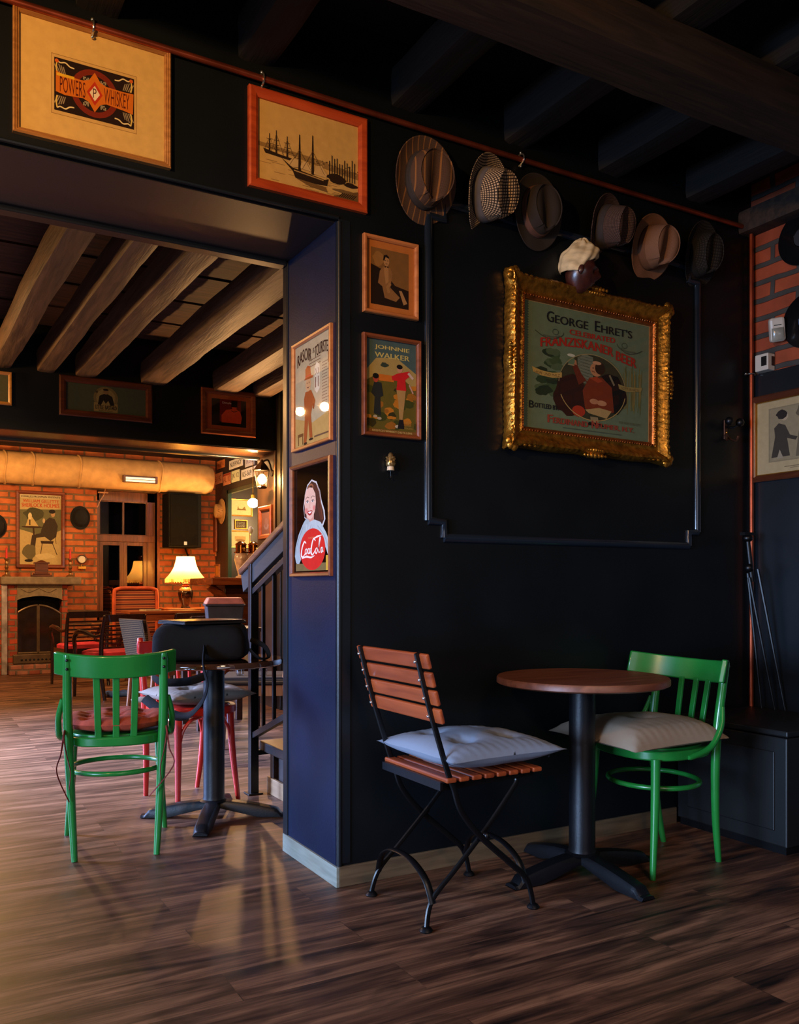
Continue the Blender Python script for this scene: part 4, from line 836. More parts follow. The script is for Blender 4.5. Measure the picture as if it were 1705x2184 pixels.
# --- ornate gilded beer advertisement
c, w_, h_ = on_wall('Y', WY - 0.04, (1083, 578), (1434, 655), (1077, 958), (1425, 985))
t = thing('gilded_frame_picture', 'ornate gilded frame with a green beer advertisement showing a seated monk', 'picture')
w_ *= 0.97; h_ *= 0.99
t.matrix_world = Matrix.Translation((c.x, WY - 0.002, c.z)) @ ORI['Y'] @ Matrix.Rotation(R(-0.6), 4, 'Z')
fw = 0.088
def gframe(w, h):
    prof = [(0.006, 0), (0.0, 0.018), (0.004, 0.045), (0.014, 0.060), (0.024, 0.058), (0.034, 0.046), (0.050, 0.032), (0.062, 0.030), (0.070, 0.034), (0.076, 0.028), (0.080, 0.018)]
    mb = MB(); n = len(prof); m = 40
    def side(ax, sg):
        L, H = (w, h) if ax == 0 else (h, w)
        def fn(u, v):
            i = int(round(u * (n - 1))); a, z = prof[i]; q = 2 * v - 1
            sc = 0.011 * (math.exp(-(q / 0.10) ** 2) + 0.5 * math.exp(-((abs(q) - 0.5) / 0.22) ** 2)) * max(0, 1 - a / 0.03) + 0.016 * max(0, abs(q) - 0.84) / 0.16 * max(0, 1 - a / 0.04)
            x = q * (L / 2 - a) ; x += (1 if q > 0 else -1) * 0.012 * max(0, abs(q) - 0.9) / 0.1 * max(0, 1 - a / 0.04)
            y = sg * (H / 2 - a + sc); z += sc * 0.5 + 0.0018 * math.sin(v * 190 + i) * (a < 0.03) + 0.0015 * noise.noise(Vector((v * 60, a * 400, sg)))
            return Vector((x, y, z)) if ax == 0 else Vector((y, x, z))
        mb.grid(fn, n, m * 3)
    for ax in (0, 1):
        for sg in (-1, 1): side(ax, sg)
    return mb
gframe(w_, h_).build('frame', GOLD, t, smooth=True)
rim(w_ - 0.150, h_ - 0.150, 0.02, [(0, 0.012), (0, 0.030), (0.004, 0.033), (0.008, 0.026), (0.013, 0.024), (0.013, 0.008)]).build('inner_moulding', GOLD2, t)
# shell and leaf ornaments at the corners and the middles
for sx in (-1, 1):
    for sy in (-1, 1):
        mb = MB(); cx, cy = sx * (w_ / 2 - 0.014), sy * (h_ / 2 - 0.014)
        for k in range(7):
            a = math.atan2(sy, sx) + (k - 3) * 0.42; r0 = 0.012 + 0.006 * (k % 2)
            mb.ball((cx + math.cos(a) * 0.022 - sx * 0.004, cy + math.sin(a) * 0.022 - sy * 0.004, 0.052), r0, 6, (1, 1, 0.6))
        for k in range(1, 6):
            mb.ball((cx - sx * 0.028 * k, cy + sy * 0.006, 0.058 - 0.002 * k), 0.011 - 0.001 * k, 5, (1.2, 0.8, 0.7)).ball((cx + sx * 0.006, cy - sy * 0.028 * k, 0.058 - 0.002 * k), 0.011 - 0.001 * k, 5, (0.8, 1.2, 0.7))
        mb.build('corner_ornament', GOLD, t, smooth=True)
for sx, sy in ((0, 1), (0, -1), (1, 0), (-1, 0)):
    mb = MB()
    for k in range(-3, 4):
        r0 = 0.013 - 0.002 * abs(k)
        mb.ball((sx * (w_ / 2 + 0.004) + (k * 0.019 if sx == 0 else 0), sy * (h_ / 2 + 0.004) + (k * 0.019 if sy == 0 else 0), 0.056), r0, 6, (1, 1, 0.7))
        mb.ball((sx * (w_ / 2 - 0.018) + (k * 0.013 if sx == 0 else 0), sy * (h_ / 2 - 0.018) + (k * 0.013 if sy == 0 else 0), 0.058), r0 * 0.8, 5)
    mb.build('middle_ornament', GOLD, t, smooth=True)
mb = MB()
for k in range(52):
    v = -1 + 2 * (k + 0.5) / 52
    for sg in (-1, 1):
        mb.ball((v * (w_ / 2 - 0.075), sg * (h_ / 2 - 0.0745), 0.034), 0.0042, 4).ball((sg * (w_ / 2 - 0.0745), v * (h_ / 2 - 0.075), 0.034), 0.0042, 4)
mb.build('bead_edge', GOLD2, t, smooth=True)
MB().box(-w_ / 2 + 0.02, w_ / 2 - 0.02, -h_ / 2 + 0.02, h_ / 2 - 0.02, 0, 0.010).build('backing', M('wood_backing', (70, 50, 34), 0.9), t)
iw, ih = w_ - 0.168, h_ - 0.168
A = Art(iw, ih, (186, 150, 96)); BG = (104, 122, 94)
A.rect(0.012, 0.012, 0.988, 0.988, BG)
for k in range(26): A.blob(0.14 + 0.12 * random.random(), 0.30 + 0.36 * random.random(), 0.05, 0.03, random.choice([(44, 66, 40), (62, 84, 50), (78, 98, 66), (36, 52, 34)]), k)
for k in range(30): x = 0.78 + 0.14 * random.random(); A.line([(x, 0.22 + 0.1 * random.random()), (x + 0.04 * (random.random() - 0.5), 0.55 + 0.08 * random.random())], 0.003, random.choice([(150, 128, 66), (96, 104, 60), (126, 116, 62)]))
A.ell(0.53, 0.395, 0.265, 0.27, (60, 66, 38), n=48).ell(0.53, 0.395, 0.258, 0.262, (56, 58, 38), n=48)
A.poly([(0.41, 0.42), (0.41, 0.62), (0.47, 0.655), (0.53, 0.64), (0.53, 0.42)], (116, 124, 102))
for k in range(9): A.line([(0.41, 0.44 + 0.024 * k), (0.53, 0.42 + 0.026 * k)], 0.0014, (70, 76, 60)).line([(0.41, 0.62 - 0.024 * k), (0.53, 0.60 - 0.026 * k)], 0.0014, (70, 76, 60))
A.blob(0.35, 0.30, 0.13, 0.16, (50, 26, 18), 7).blob(0.68, 0.36, 0.11, 0.17, (20, 18, 16), 8).poly([(0.47, 0.22), (0.45, 0.36), (0.50, 0.47), (0.60, 0.49), (0.68, 0.42), (0.70, 0.22), (0.58, 0.18)], (122, 52, 26)).poly([(0.47, 0.44), (0.42, 0.40), (0.385, 0.50), (0.365, 0.56), (0.40, 0.57), (0.44, 0.49), (0.50, 0.42)], (104, 44, 24)).poly([(0.355, 0.56), (0.375, 0.60), (0.40, 0.59), (0.405, 0.555)], (178, 124, 84))
A.ell(0.36, 0.585, 0.028, 0.038, (96, 120, 88)).ell(0.36, 0.625, 0.03, 0.012, (196, 200, 176)).rect(0.335, 0.545, 0.385, 0.555, (150, 140, 100))
A.ell(0.555, 0.545, 0.048, 0.055, (186, 132, 90)).ell(0.585, 0.56, 0.040, 0.050, (52, 34, 22)).ell(0.560, 0.60, 0.035, 0.014, (200, 150, 110)).poly([(0.50, 0.47), (0.56, 0.49), (0.61, 0.46), (0.57, 0.44)], (160, 66, 34)).line([(0.52, 0.53), (0.545, 0.522)], 0.003, (110, 50, 34)).ell(0.53, 0.555, 0.006, 0.005, (30, 18, 12), n=8)
A.ell(0.60, 0.28, 0.04, 0.022, (190, 138, 98)).ell(0.54, 0.285, 0.035, 0.022, (184, 130, 92)).poly([(0.47, 0.21), (0.58, 0.24), (0.68, 0.225), (0.64, 0.16), (0.50, 0.185)], (176, 150, 96)).ell(0.42, 0.19, 0.05, 0.045, (170, 56, 30)).poly([(0.52, 0.10), (0.51, 0.16), (0.57, 0.16), (0.58, 0.10)], (150, 136, 100)).poly([(0.49, 0.09), (0.50, 0.115), (0.60, 0.115), (0.62, 0.09)], (20, 16, 14)).line([(0.66, 0.52), (0.70, 0.44)], 0.010, (130, 120, 90))
A.line([(0.53 + 0.262 * math.cos(R(a)), 0.395 + 0.266 * math.sin(R(a))) for a in range(-160, -9, 6)], 0.004, (176, 150, 90)).line([(0.53 + 0.262 * math.cos(R(a)), 0.395 + 0.266 * math.sin(R(a))) for a in range(10, 180, 6)], 0.004, (150, 140, 96))
RD = (168, 44, 30); BK = (26, 30, 32)
A.text('G', 0.175, 0.225, 0.855, 0.085, BK, bold=0.004).text('EORGE', 0.235, 0.485, 0.855, 0.064, BK, bold=0.004).text('E', 0.54, 0.58, 0.855, 0.085, BK, bold=0.004).text("HRET'S", 0.59, 0.84, 0.855, 0.064, BK, bold=0.004)
A.text('CELEBRATED', 0.345, 0.70, 0.79, 0.042, RD, bold=0.004, arch=-0.003).text('FRANZISKANER', 0.13, 0.685, 0.648, 0.072, RD, arch=0.034, slope=0.026, bold=0.006).text('BEER', 0.71, 0.875, 0.655, 0.075, RD, arch=0.0, slope=-0.04, bold=0.006)
for sx in (0, 1):
    f = lambda x: x if not sx else 1.02 - x
    A.line([(f(0.09), 0.77), (f(0.15), 0.735), (f(0.22), 0.725), (f(0.29), 0.765), (f(0.30), 0.79)], 0.003, (60, 70, 56), 5).line([(f(0.15), 0.745), (f(0.22), 0.742), (f(0.27), 0.76)], 0.006, (84, 96, 76), 4).line([(f(0.24) + 0.022 * math.cos(a * 0.6), 0.785 + 0.022 * math.sin(a * 0.6)) for a in range(12)], 0.002, (60, 70, 56))
A.poly([(0.07, 0.485), (0.14, 0.465), (0.22, 0.46), (0.29, 0.475), (0.29, 0.435), (0.22, 0.42), (0.14, 0.425), (0.08, 0.445)], (186, 156, 84)).text('HOPF UND MALZ', 0.09, 0.275, 0.437, 0.022, (80, 50, 24), arch=-0.006)
A.poly([(0.73, 0.46), (0.80, 0.445), (0.93, 0.46), (0.92, 0.425), (0.80, 0.405), (0.74, 0.42)], (150, 134, 76)).text('GOTT ERHALTS', 0.755, 0.905, 0.420, 0.02, (80, 56, 30))
A.text('B', 0.05, 0.085, 0.165, 0.055, BK, bold=0.003).text('OTTLED BY.', 0.09, 0.265, 0.172, 0.036, BK, bold=0.003).text('F', 0.185, 0.22, 0.068, 0.062, (150, 66, 48), bold=0.005).text('ERDINAND', 0.225, 0.49, 0.068, 0.046, (150, 66, 48), bold=0.005).text('N', 0.52, 0.56, 0.068, 0.062, (150, 66, 48), bold=0.005).text('EUMER, N.Y.', 0.565, 0.86, 0.068, 0.046, (150, 66, 48), bold=0.005)
A.rect(0.30, 0.040, 0.76, 0.046, (84, 92, 74)).text('FOR NEW YORK CITY', 0.74, 0.92, 0.135, 0.02, (96, 96, 70))
A.build('print', t, 0.0125)
MB().add([(-iw / 2, -ih / 2, 0.021), (iw / 2, -ih / 2, 0.021), (iw / 2, ih / 2, 0.021), (-iw / 2, ih / 2, 0.021)], [(0, 1, 2, 3)]).build('glass_pane', GLASS, t)
# --- engraving on the right wall
XL = XR - 0.012
c0 = PX(1605, 851, XL); c1_ = PX(1605, 1031, XL)
hh = c0.z - c1_.z; ww = 0.56
t = thing('framed_picture', 'dark brown framed engraving of a woman in a long dress, beside the copper pipe corner', 'picture')
t.matrix_world = Matrix.Translation((XL - 0.001, c0.y - ww / 2, (c0.z + c1_.z) / 2)) @ ORI['X']
rim(ww, hh, 0.03, [(0, 0), (0, 0.022), (0.006, 0.026), (0.018, 0.020), (0.030, 0.012), (0.030, 0.002)]).build('frame', FR_DK, t)
rim(ww - 0.06, hh - 0.06, 0.004, [(0, 0.004), (0, 0.014), (0.004, 0.014), (0.004, 0.003)]).build('gilt_slip', BRASS, t)
A = Art(ww - 0.064, hh - 0.064, (172, 150, 108)); A.rect(0.13, 0.16, 0.87, 0.90, (132, 116, 86)).rect(0.145, 0.175, 0.86, 0.885, (142, 126, 94))
A.poly([(0.16, 0.22), (0.20, 0.50), (0.19, 0.62), (0.24, 0.68), (0.31, 0.64), (0.36, 0.50), (0.44, 0.46), (0.42, 0.42), (0.33, 0.46), (0.36, 0.22)], (62, 54, 44)).ell(0.30, 0.76, 0.04, 0.055, (170, 148, 116)).blob(0.27, 0.79, 0.055, 0.06, (44, 36, 30), 3).blob(0.50, 0.80, 0.08, 0.08, (96, 84, 64), 5).poly([(0.42, 0.2), (0.46, 0.62), (0.60, 0.66), (0.70, 0.20)], (100, 88, 68)).rect(0.30, 0.075, 0.62, 0.085, (110, 92, 66)).rect(0.36, 0.055, 0.56, 0.062, (110, 92, 66)).poly([(0.22, 0.2), (0.25, 0.32), (0.29, 0.2)], (150, 136, 110))
A.build('print', t, 0.004)
# --- pictures on the middle lintel
t, iw, ih, z = picture('framed_mirror', 'wide dark framed green mirror with a whiskey label in its middle, on the middle lintel', 'mirror', 'Y', L2Y0,
    ((125, 799), (324, 822), (127, 886), (323, 903)), 0.05, 0.022, FR_DK, glass=False)
A = Art(iw, ih, (64, 74, 62)); A.ell(0.49, 0.55, 0.155, 0.42, (104, 96, 66)).ell(0.49, 0.55, 0.12, 0.34, (126, 116, 80)).rect(0.34, 0.04, 0.64, 0.36, (128, 116, 78)).poly([(0.39, 0.30), (0.41, 0.62), (0.49, 0.74), (0.57, 0.62), (0.60, 0.30), (0.55, 0.28), (0.52, 0.46), (0.49, 0.34), (0.46, 0.46), (0.43, 0.28)], (26, 24, 20)).ell(0.49, 0.78, 0.035, 0.09, (120, 100, 74)).ell(0.49, 0.86, 0.035, 0.04, (30, 26, 20)).rect(0.36, 0.72, 0.39, 0.80, (60, 54, 40)).text('LITTLE', 0.36, 0.46, 0.13, 0.15, (24, 24, 18), bold=0.003).text('BASTARD', 0.48, 0.625, 0.13, 0.15, (24, 24, 18), bold=0.003).text('IRISH WHISKEY', 0.40, 0.58, 0.055, 0.05, (40, 38, 28))
A.build('print', t, z)
t, iw, ih, z = picture('framed_picture', 'small orange brown framed picture of an orange bottle on red, on the middle lintel', 'picture', 'Y', L2Y0,
    ((428, 826), (545, 839), (429, 923), (544, 936)), 0.045, 0.022, FR_BRN)
A = Art(iw, ih, (170, 86, 40)); A.rect(0.12, 0.12, 0.90, 0.88, (24, 18, 14)).rect(0.30, 0.24, 0.78, 0.88, (110, 16, 10)).rect(0.56, 0.68, 0.70, 0.86, (16, 10, 8)).poly([(0.34, 0.22), (0.34, 0.42), (0.44, 0.58), (0.58, 0.62), (0.58, 0.68), (0.68, 0.68), (0.68, 0.62), (0.76, 0.56), (0.80, 0.40), (0.78, 0.22)], (216, 76, 34)).line([(0.56, 0.58), (0.62, 0.54), (0.70, 0.58)], 0.006, (60, 20, 12), 3).text('Dimple', 0.36, 0.56, 0.74, 0.07, (230, 220, 210))
A.build('print', t, z)
t, iw, ih, z = picture('framed_mirror', 'narrow gilt framed plain green mirror at the far end of the middle lintel', 'mirror', 'Y', L2Y0,
    ((-110, 780), (25, 795), (-110, 853), (25, 866)), 0.025, 0.022, M_wood('gilt_wood', (140, 96, 44), (176, 128, 62), 0.35, 0, 0.2), glass=False)
Art(iw, ih, (80, 84, 66)).build('print', t, z)
# ------------------------------------------------------------------ copper pipes
cp = thing('copper_pipe', 'thin copper pipe running along the top of the dark wall above the hats', 'pipe', (0, WY - 0.022, 2.805))
mb = MB().tube([(-3.2, 0, 0), (0.4, 0, 0.003), (2.0, 0, -0.004), (3.56, 0, 0)], 0.0105, 12, smooth=4); mb.build('pipe', COPPER, cp, smooth=True)
for px, py in ((198, 60), (560, 173), (1113, 343)):
    x = PY(px, py, WY - 0.02).x
    MB().tube([(x, 0.018, 0.022), (x, -0.006, 0.016), (x, -0.014, 0), (x, -0.006, -0.016), (x, 0.018, -0.022)], 0.0035, 8, smooth=4).ball((x, 0.008, 0.027), 0.006, 5).ball((x, 0.008, -0.027), 0.006, 5).build('pipe_clip', M('bright_clip_metal', (220, 215, 200), 0.15, 0.95), cp, smooth=True)
cv = thing('copper_pipe', 'thin vertical copper pipe going down the room corner beside the bricks', 'pipe', (XR - 0.035, WY - 0.028, 0.50))
MB().tube([(0, 0, 0.001), (0.002, 0, 0.8), (0, 0, 2.29)], 0.0105, 12).build('pipe', COPPER, cv, smooth=True)
MB().tube([(-0.022, 0.02, 1.602), (-0.016, -0.006, 1.602), (0, -0.014, 1.602), (0.016, -0.006, 1.602), (0.022, 0.012, 1.602)], 0.0035, 8, smooth=4).ball((-0.028, 0.008, 1.602), 0.006, 5).ball((0.028, 0.002, 1.602), 0.006, 5).build('pipe_clip', M('bright_clip', (220, 215, 200), 0.15, 0.95), cv, smooth=True)
# ------------------------------------------------------------------ hats
def hat(label, ctr, mat, bandm, L=0.30, W_=0.255, H=0.115, tilt=12, roll=0, yaw=0, pinch=1.0, out=0.02, brimup=0.018):
    p = PY(ctr[0], ctr[1], WY - 0.05); t = thing('hanging_hat', label, 'hat')
    t.matrix_world = Matrix.Translation((p.x, WY - out, p.z)) @ ORI['Y'] @ Matrix.Rotation(R(roll), 4, 'Z') @ Matrix.Rotation(R(tilt), 4, 'X') @ Matrix.Rotation(R(yaw), 4, 'Y')
    ca, cb2 = W_ * 0.315, L * 0.335
    def fn(u, v):
        a = 2 * math.pi * u; c, s = math.cos(a), math.sin(a)
        if v < 0.40:                                     # top
            q = v / 0.40; x, y = ca * 0.86 * q * c, cb2 * 0.86 * q * s
            z = H * (1 - 0.10 * q ** 3) - H * 0.27 * pinch * math.exp(-(x / (ca * 0.42)) ** 2) * (1 - 0.35 * (y / cb2) - 0.3 * q ** 4)
            fr = max(0, -y / cb2)
            x *= 1 - 0.36 * pinch * fr ** 1.5
        elif v < 0.72:                                   # side
            q = (v - 0.40) / 0.32; k = 0.86 + 0.14 * q ** 0.8; x, y = ca * k * c, cb2 * k * s; z = H * 0.90 * (1 - q) + 0.006
            z0 = H * 0.27 * pinch * math.exp(-(x / (ca * 0.42)) ** 2) * (1 - q) ** 2 * (1 - 0.35 * (y / cb2) - 0.3)
            z -= z0; fr = max(0, -y / cb2); dent = 0.36 * pinch * fr ** 1.5 * (1 - q) ** 1.2; x *= 1 - dent
            y *= 1 - 0.10 * pinch * (1 - q) * (s < -0.8)
        else:
            q = (v - 0.72) / 0.28; x = (ca + (W_ / 2 - ca) * q) * c; y = (cb2 + (L / 2 - cb2) * q) * s
            z = 0.006 + brimup * q * q * (0.9 * c * c + 0.6 * (s > 0) * s * s - 0.5 * (s < 0) * s * s)
        n = 0.002 * noise.noise(Vector((x * 18, y * 18, z * 18)))
        return Vector((x, y, z + n))
    uv = []
    for j in range(60):
        rows = [fn(i / 64, j / 59) for i in range(64)]
        if j == 0: s_ = 0.0
        else: s_ += sum((a - b).length for a, b in zip(rows, prev)) / 64
        prev = rows
        uv += [(s_ * math.cos(2 * math.pi * i / 64), s_ * math.sin(2 * math.pi * i / 64)) for i in range(64)]
    MB().grid(fn, 64, 60, True).build('hat_body', mat, t, smooth=True, solid=0.003, uvs=uv)
    def bn(u, v):
        a = 2 * math.pi * u; p_ = fn(u, 0.715 - 0.11 * v); return Vector((p_.x * 1.018, p_.y * 1.018, p_.z))
    MB().grid(bn, 56, 5, True).build('hat_band', bandm, t, smooth=True, solid=0.002)
    return t
TW1 = M_weave('brown_plaid_tweed', (66, 48, 38), (92, 68, 54), 90, extra=((136, 92, 52), 7), uv=True)
TW2 = M_weave('checked_tweed', (38, 32, 30), (190, 162, 128), 30, uv=True)
TW3 = M('dark_felt', (40, 30, 22), 0.9, var=0.2); TW4 = M_weave('dark_brown_check', (50, 38, 34), (96, 72, 62), 50, uv=True)
TW5 = M_weave('brown_herringbone', (104, 72, 52), (150, 108, 80), 110, dist=1.5, uv=True); TW6 = M_weave('charcoal_cord', (28, 25, 22), (50, 44, 38), 26, uv=True)
BD = M('dark_band_cloth', (44, 36, 32), 0.8); BD2 = M('grey_check_band', (84, 78, 78), 0.85); BD3 = M('brown_band', (86, 54, 40), 0.8)
hat('brown plaid trilby hat hanging on the dark wall, next to the sailing ships picture', (912, 380), TW1, BD, 0.315, 0.275, 0.10, 6, 0, 4)
hat('black and cream checked trilby hat hanging between the plaid hat and a black felt hat', (1040, 410), TW2, BD2, 0.30, 0.25, 0.135, 20, 14, 14, brimup=0.03)
hat('dark felt trilby hat with a reddish brown band hanging beside the checked hat', (1152, 448), TW3, BD3, 0.30, 0.25, 0.09, 4, 8, 2)
hat('dark brown finely checked hat hanging above the gilded beer picture', (1297, 480), TW4, BD, 0.27, 0.23, 0.13, 16, 6, 14)
hat('light brown tweed trilby hat, fifth in the row on the dark wall', (1396, 524), TW5, TW5, 0.285, 0.25, 0.12, 10, -6, 4)
hat('charcoal corduroy hat in the dark, last of the row near the room corner', (1502, 540), TW6, TW6, 0.30, 0.24, 0.09, 10, 0, 6)
# carved wall head with a cloth turban
p = PY(1240, 565, WY - 0.06)
t = thing('carved_head', 'dark carved wooden head with a cream turban on the wall above the gilded frame', 'wall sculpture', (p.x, WY - 0.055, p.z - 0.03), rot=(R(8), 0, R(52)))
def hd(u, v):
    a = 2 * math.pi * u; th = math.pi * v; x = math.sin(th) * math.cos(a); y = math.sin(th) * math.sin(a); z = math.cos(th)
    q = Vector((x * 0.058, y * 0.062, z * 0.088)); f = max(0, -y)
    q.y -= 0.026 * f * math.exp(-(x / 0.22) ** 2) * math.exp(-((z + 0.12) / 0.24) ** 2)          # nose
    q.y -= 0.010 * f * math.exp(-((z - 0.22) / 0.10) ** 2)                                        # brow
    q.y += 0.012 * f * math.exp(-((abs(x) - 0.38) / 0.16) ** 2) * math.exp(-((z - 0.04) / 0.12) ** 2)  # eye sockets
    q.y -= 0.010 * f * math.exp(-(x / 0.35) ** 2) * (math.exp(-((z + 0.48) / 0.06) ** 2) + math.exp(-((z + 0.62) / 0.06) ** 2))
    q.x *= 1 - 0.25 * max(0, -z); return q
EB = M('ebony_carving', (62, 30, 24), 0.3, coat=0.3, var=0.4, scale=30, bmp=0.3, bscale=60)
MB().grid(hd, 48, 36, True).build('head', EB, t, smooth=True, weld=True)
for s in (-1, 1):
    MB().ball((s * 0.022, -0.046, 0.006), 0.009, 6, (1.3, 0.7, 0.8)).build('eye', EB, t, smooth=True)
    MB().ball((s * 0.060, 0.0, -0.005), 0.016, 6, (0.5, 0.8, 1.3)).build('ear', EB, t, smooth=True)
def tb(u, v):
    a = 2 * math.pi * u; th = math.pi * 0.68 * v; r = 1 + 0.04 * math.sin(a * 9 + v * 9) + 0.03 * math.sin(a * 5 - v * 14)
    x = math.sin(th) * math.cos(a) * 0.070 * r; y = math.sin(th) * math.sin(a) * 0.078 * r + 0.014; z = 0.028 + math.cos(th) * 0.078 * r + 0.030 * math.exp(-(v / 0.22) ** 2)
    z += 0.075 * max(0, -math.sin(a)) * v
    return Vector((x, y, z))
MB().grid(tb, 72, 30, True).build('turban', M('cream_cloth', (206, 184, 140), 0.8, bmp=0.4, bscale=40, stretch=(1, 1, 4)), t, smooth=True, weld=True, solid=0.003)
# brass ornament and coat hook
p = PY(829, 985, WY)
t = thing('brass_ornament', 'small beaded brass ornament with a hanging cord under the golf poster', 'ornament', (p.x, WY - 0.016, p.z))
BR2 = M('aged_brass', (170, 140, 90), 0.3, 0.8, var=0.5, scale=90)
mb = MB().lathe([(0.004, 0.032), (0.009, 0.026), (0.012, 0.014), (0.017, 0.0), (0.018, -0.014), (0.014, -0.020)], 16)
for k in range(22): mb.ball((0.015 * math.cos(k * 2.4), 0.015 * math.sin(k * 2.4), 0.016 - k * 0.0014), 0.0042, 4)
mb.build('bell_body', BR2, t, smooth=True)
MB().lathe([(0.014, -0.034), (0.013, -0.020), (0.0, -0.02)], 14).build('bell_skirt', M('cream_enamel', (190, 170, 140), 0.4), t, smooth=True)
MB().tube([(0, 0, -0.034), (0.001, 0, -0.055)], 0.0015, 6).ball((0.002, 0, -0.058), 0.004, 5).build('cord', BLACKM, t)
p = PY(1547, 918, WY)
t = thing('coat_hook', 'small dark double coat hook screwed to the wall beside the copper pipe', 'hook', (p.x, WY - 0.004, p.z))
HK = M('bronze_hook_metal', (96, 66, 52), 0.3, 0.8)
MB().box(-0.012, 0.012, -0.004, 0.004, -0.045, 0.05).build('back_plate', HK, t, bevel=0.004)
for s in (-1, 1):
    MB().tube([(0, -0.004, -0.02), (s * 0.012, -0.02, -0.045), (s * 0.035, -0.03, -0.050), (s * 0.045, -0.035, -0.030)], [0.006, 0.005, 0.005, 0.006], 8, smooth=5).build('hook', HK, t, smooth=True)
    MB().tube([(0, -0.004, 0.015), (s * 0.02, -0.03, 0.01), (s * 0.035, -0.05, 0.028)], [0.006, 0.005, 0.005], 8, smooth=5).ball((s * 0.037, -0.052, 0.032), 0.020, 8).build('knob_hook', BLACKM, t, smooth=True)
for z in (0.04, -0.012): MB().ball((0, -0.005, z), 0.005, 5).build('screw', BRASS, t, smooth=True)
# ------------------------------------------------------------------ small things on the right wall
WHT = M('off_white_plastic', (200, 190, 172), 0.4, var=0.05)
p = PX(1668, 705, XR - 0.03)
t = thing('motion_sensor', 'white plastic motion sensor mounted at a tilt on the brick wall', 'sensor', (XR - 0.050, p.y + 0.01, p.z), rot=(R(-6), R(-12), R(48)))
MB().box(-0.022, 0.024, -0.034, 0.034, -0.052, 0.058).build('housing', WHT, t, bevel=0.012)
def ln(u, v): a = R(-90 + 180 * u); b_ = R(-75 + 150 * v); return Vector((-0.020 - 0.012 * math.cos(a) * math.cos(b_), 0.027 * math.sin(a), -0.018 + 0.030 * math.sin(b_)))
MB().grid(ln, 14, 10).build('lens', M('frosted_lens', (140, 138, 124), 0.25, coat=0.5), t, smooth=True)
MB().box(-0.0245, -0.021, -0.016, 0.016, 0.022, 0.025).build('slot', BLACKM, t)
MB().box(0.024, 0.036, -0.012, 0.012, -0.012, 0.012).build('bracket', WHT, t)
p = PX(1626, 768, XR - 0.02)
t = thing('thermostat', 'small white box with a dark window on the ledge where bricks meet paint', 'thermostat', (XR - 0.028, WY - 0.085, 2.1005))
MB().box(-0.026, 0.026, -0.05, 0.022, 0.001, 0.080).build('housing', WHT, t, bevel=0.004)
MB().box(-0.0275, -0.0255, -0.043, -0.014, 0.022, 0.066).build('display', M('dark_display', (30, 28, 28), 0.2), t)
MB().box(-0.0, 0.02, -0.0515, -0.049, 0.022, 0.066).build('side_window', M('dark_side_window', (30, 28, 28), 0.2), t)
VIN = M('black_vinyl', (14, 14, 16), 0.25, coat=0.3, bmp=0.0)
for lab, px, py, r_, lc in (('black vinyl record fixed to the bricks just under the ceiling', 1712, 505, 0.125, (40, 40, 44)), ('black vinyl record with a blue label fixed beside the motion sensor', 1722, 682, 0.125, (60, 84, 120))):
    p = PX(px, py, XR - 0.012)
    t = thing('vinyl_record', lab, 'record', (XR - 0.012, p.y, p.z), rot=(0, R(-90), 0))
    ds = MB().lathe([(0.004, -0.0), (r_ * 0.34, 0.0), (r_ * 0.36, 0.003), (r_ * 0.97, 0.003), (r_, 0.0015), (r_ * 0.97, 0), (0.004, 0)], 56).build('disc', VIN, t, smooth=True)
    MB().lathe([(0.004, 0.0030), (r_ * 0.33, 0.0032), (r_ * 0.33, 0.0036), (0.004, 0.0036)], 32).build('paper_label', M('record_label', lc, 0.7), ds)
# ------------------------------------------------------------------ hearth room
CANV = M('duct_canvas', (196, 150, 92), 0.85, var=0.15, scale=10, bmp=0.3, bscale=300, world=True)
dk = thing('ventilation_duct', 'big round beige canvas wrapped duct along the brick wall under the far ceiling', 'duct', (0, FY - 0.34, 2.545))
xe = PY(450, 1015, FY - 0.34).x
mb = MB(); N = 60
def df(u, v):
    x = -3.2 + (xe + 3.2) * v; a = 2 * math.pi * u
    r = 0.20 + 0.004 * noise.noise(Vector((x * 3, math.cos(a), math.sin(a)))) - (0.03 if v > 0.995 else 0)
    return Vector((x, r * math.cos(a), r * math.sin(a)))
mb.grid(df, 40, 90, True); mb.f.append(tuple(range(89 * 40, 90 * 40)))
mb.build('duct_body', CANV, dk, smooth=True)
for px in (12, 72, 172, 345):
    x = PY(px, 1000, FY - 0.5).x
    MB().tube([(x + 0.01 * math.sin(a * 3), 0.204 * math.cos(a), 0.204 * math.sin(a)) for a in [2 * math.pi * k / 30 for k in range(30)]], 0.010, 8, closed=True).build('strap', CANV, dk, smooth=True)
p0, p1 = PY(262, 1029, FY - 0.56), PY(335, 1032, FY - 0.56); fl = thing('fluorescent_lamp', 'short twin tube strip lamp with brown ends mounted on the canvas duct', 'lamp', ((p0.x + p1.x) / 2, FY - 0.56, 2.46))
hw = (p1.x - p0.x) / 2
MB().box(-hw, hw, 0.0, 0.03, -0.04, 0.05).box(-hw, -hw + 0.03, -0.04, 0.0, -0.045, 0.05).box(hw - 0.03, hw, -0.04, 0.0, -0.045, 0.05).build('housing', M_wood('brown_lamp_housing', (70, 38, 22), (110, 64, 38), 0.4), fl, bevel=0.004)
for z in (-0.018, 0.016): MB().tube([(-hw + 0.03, -0.018, z), (hw - 0.03, -0.018, z)], 0.013, 12).build('lamp_tube', M_emit('lamp_tube_glass', (1.0, 0.85, 0.55, 1), 0.9), fl, smooth=True)
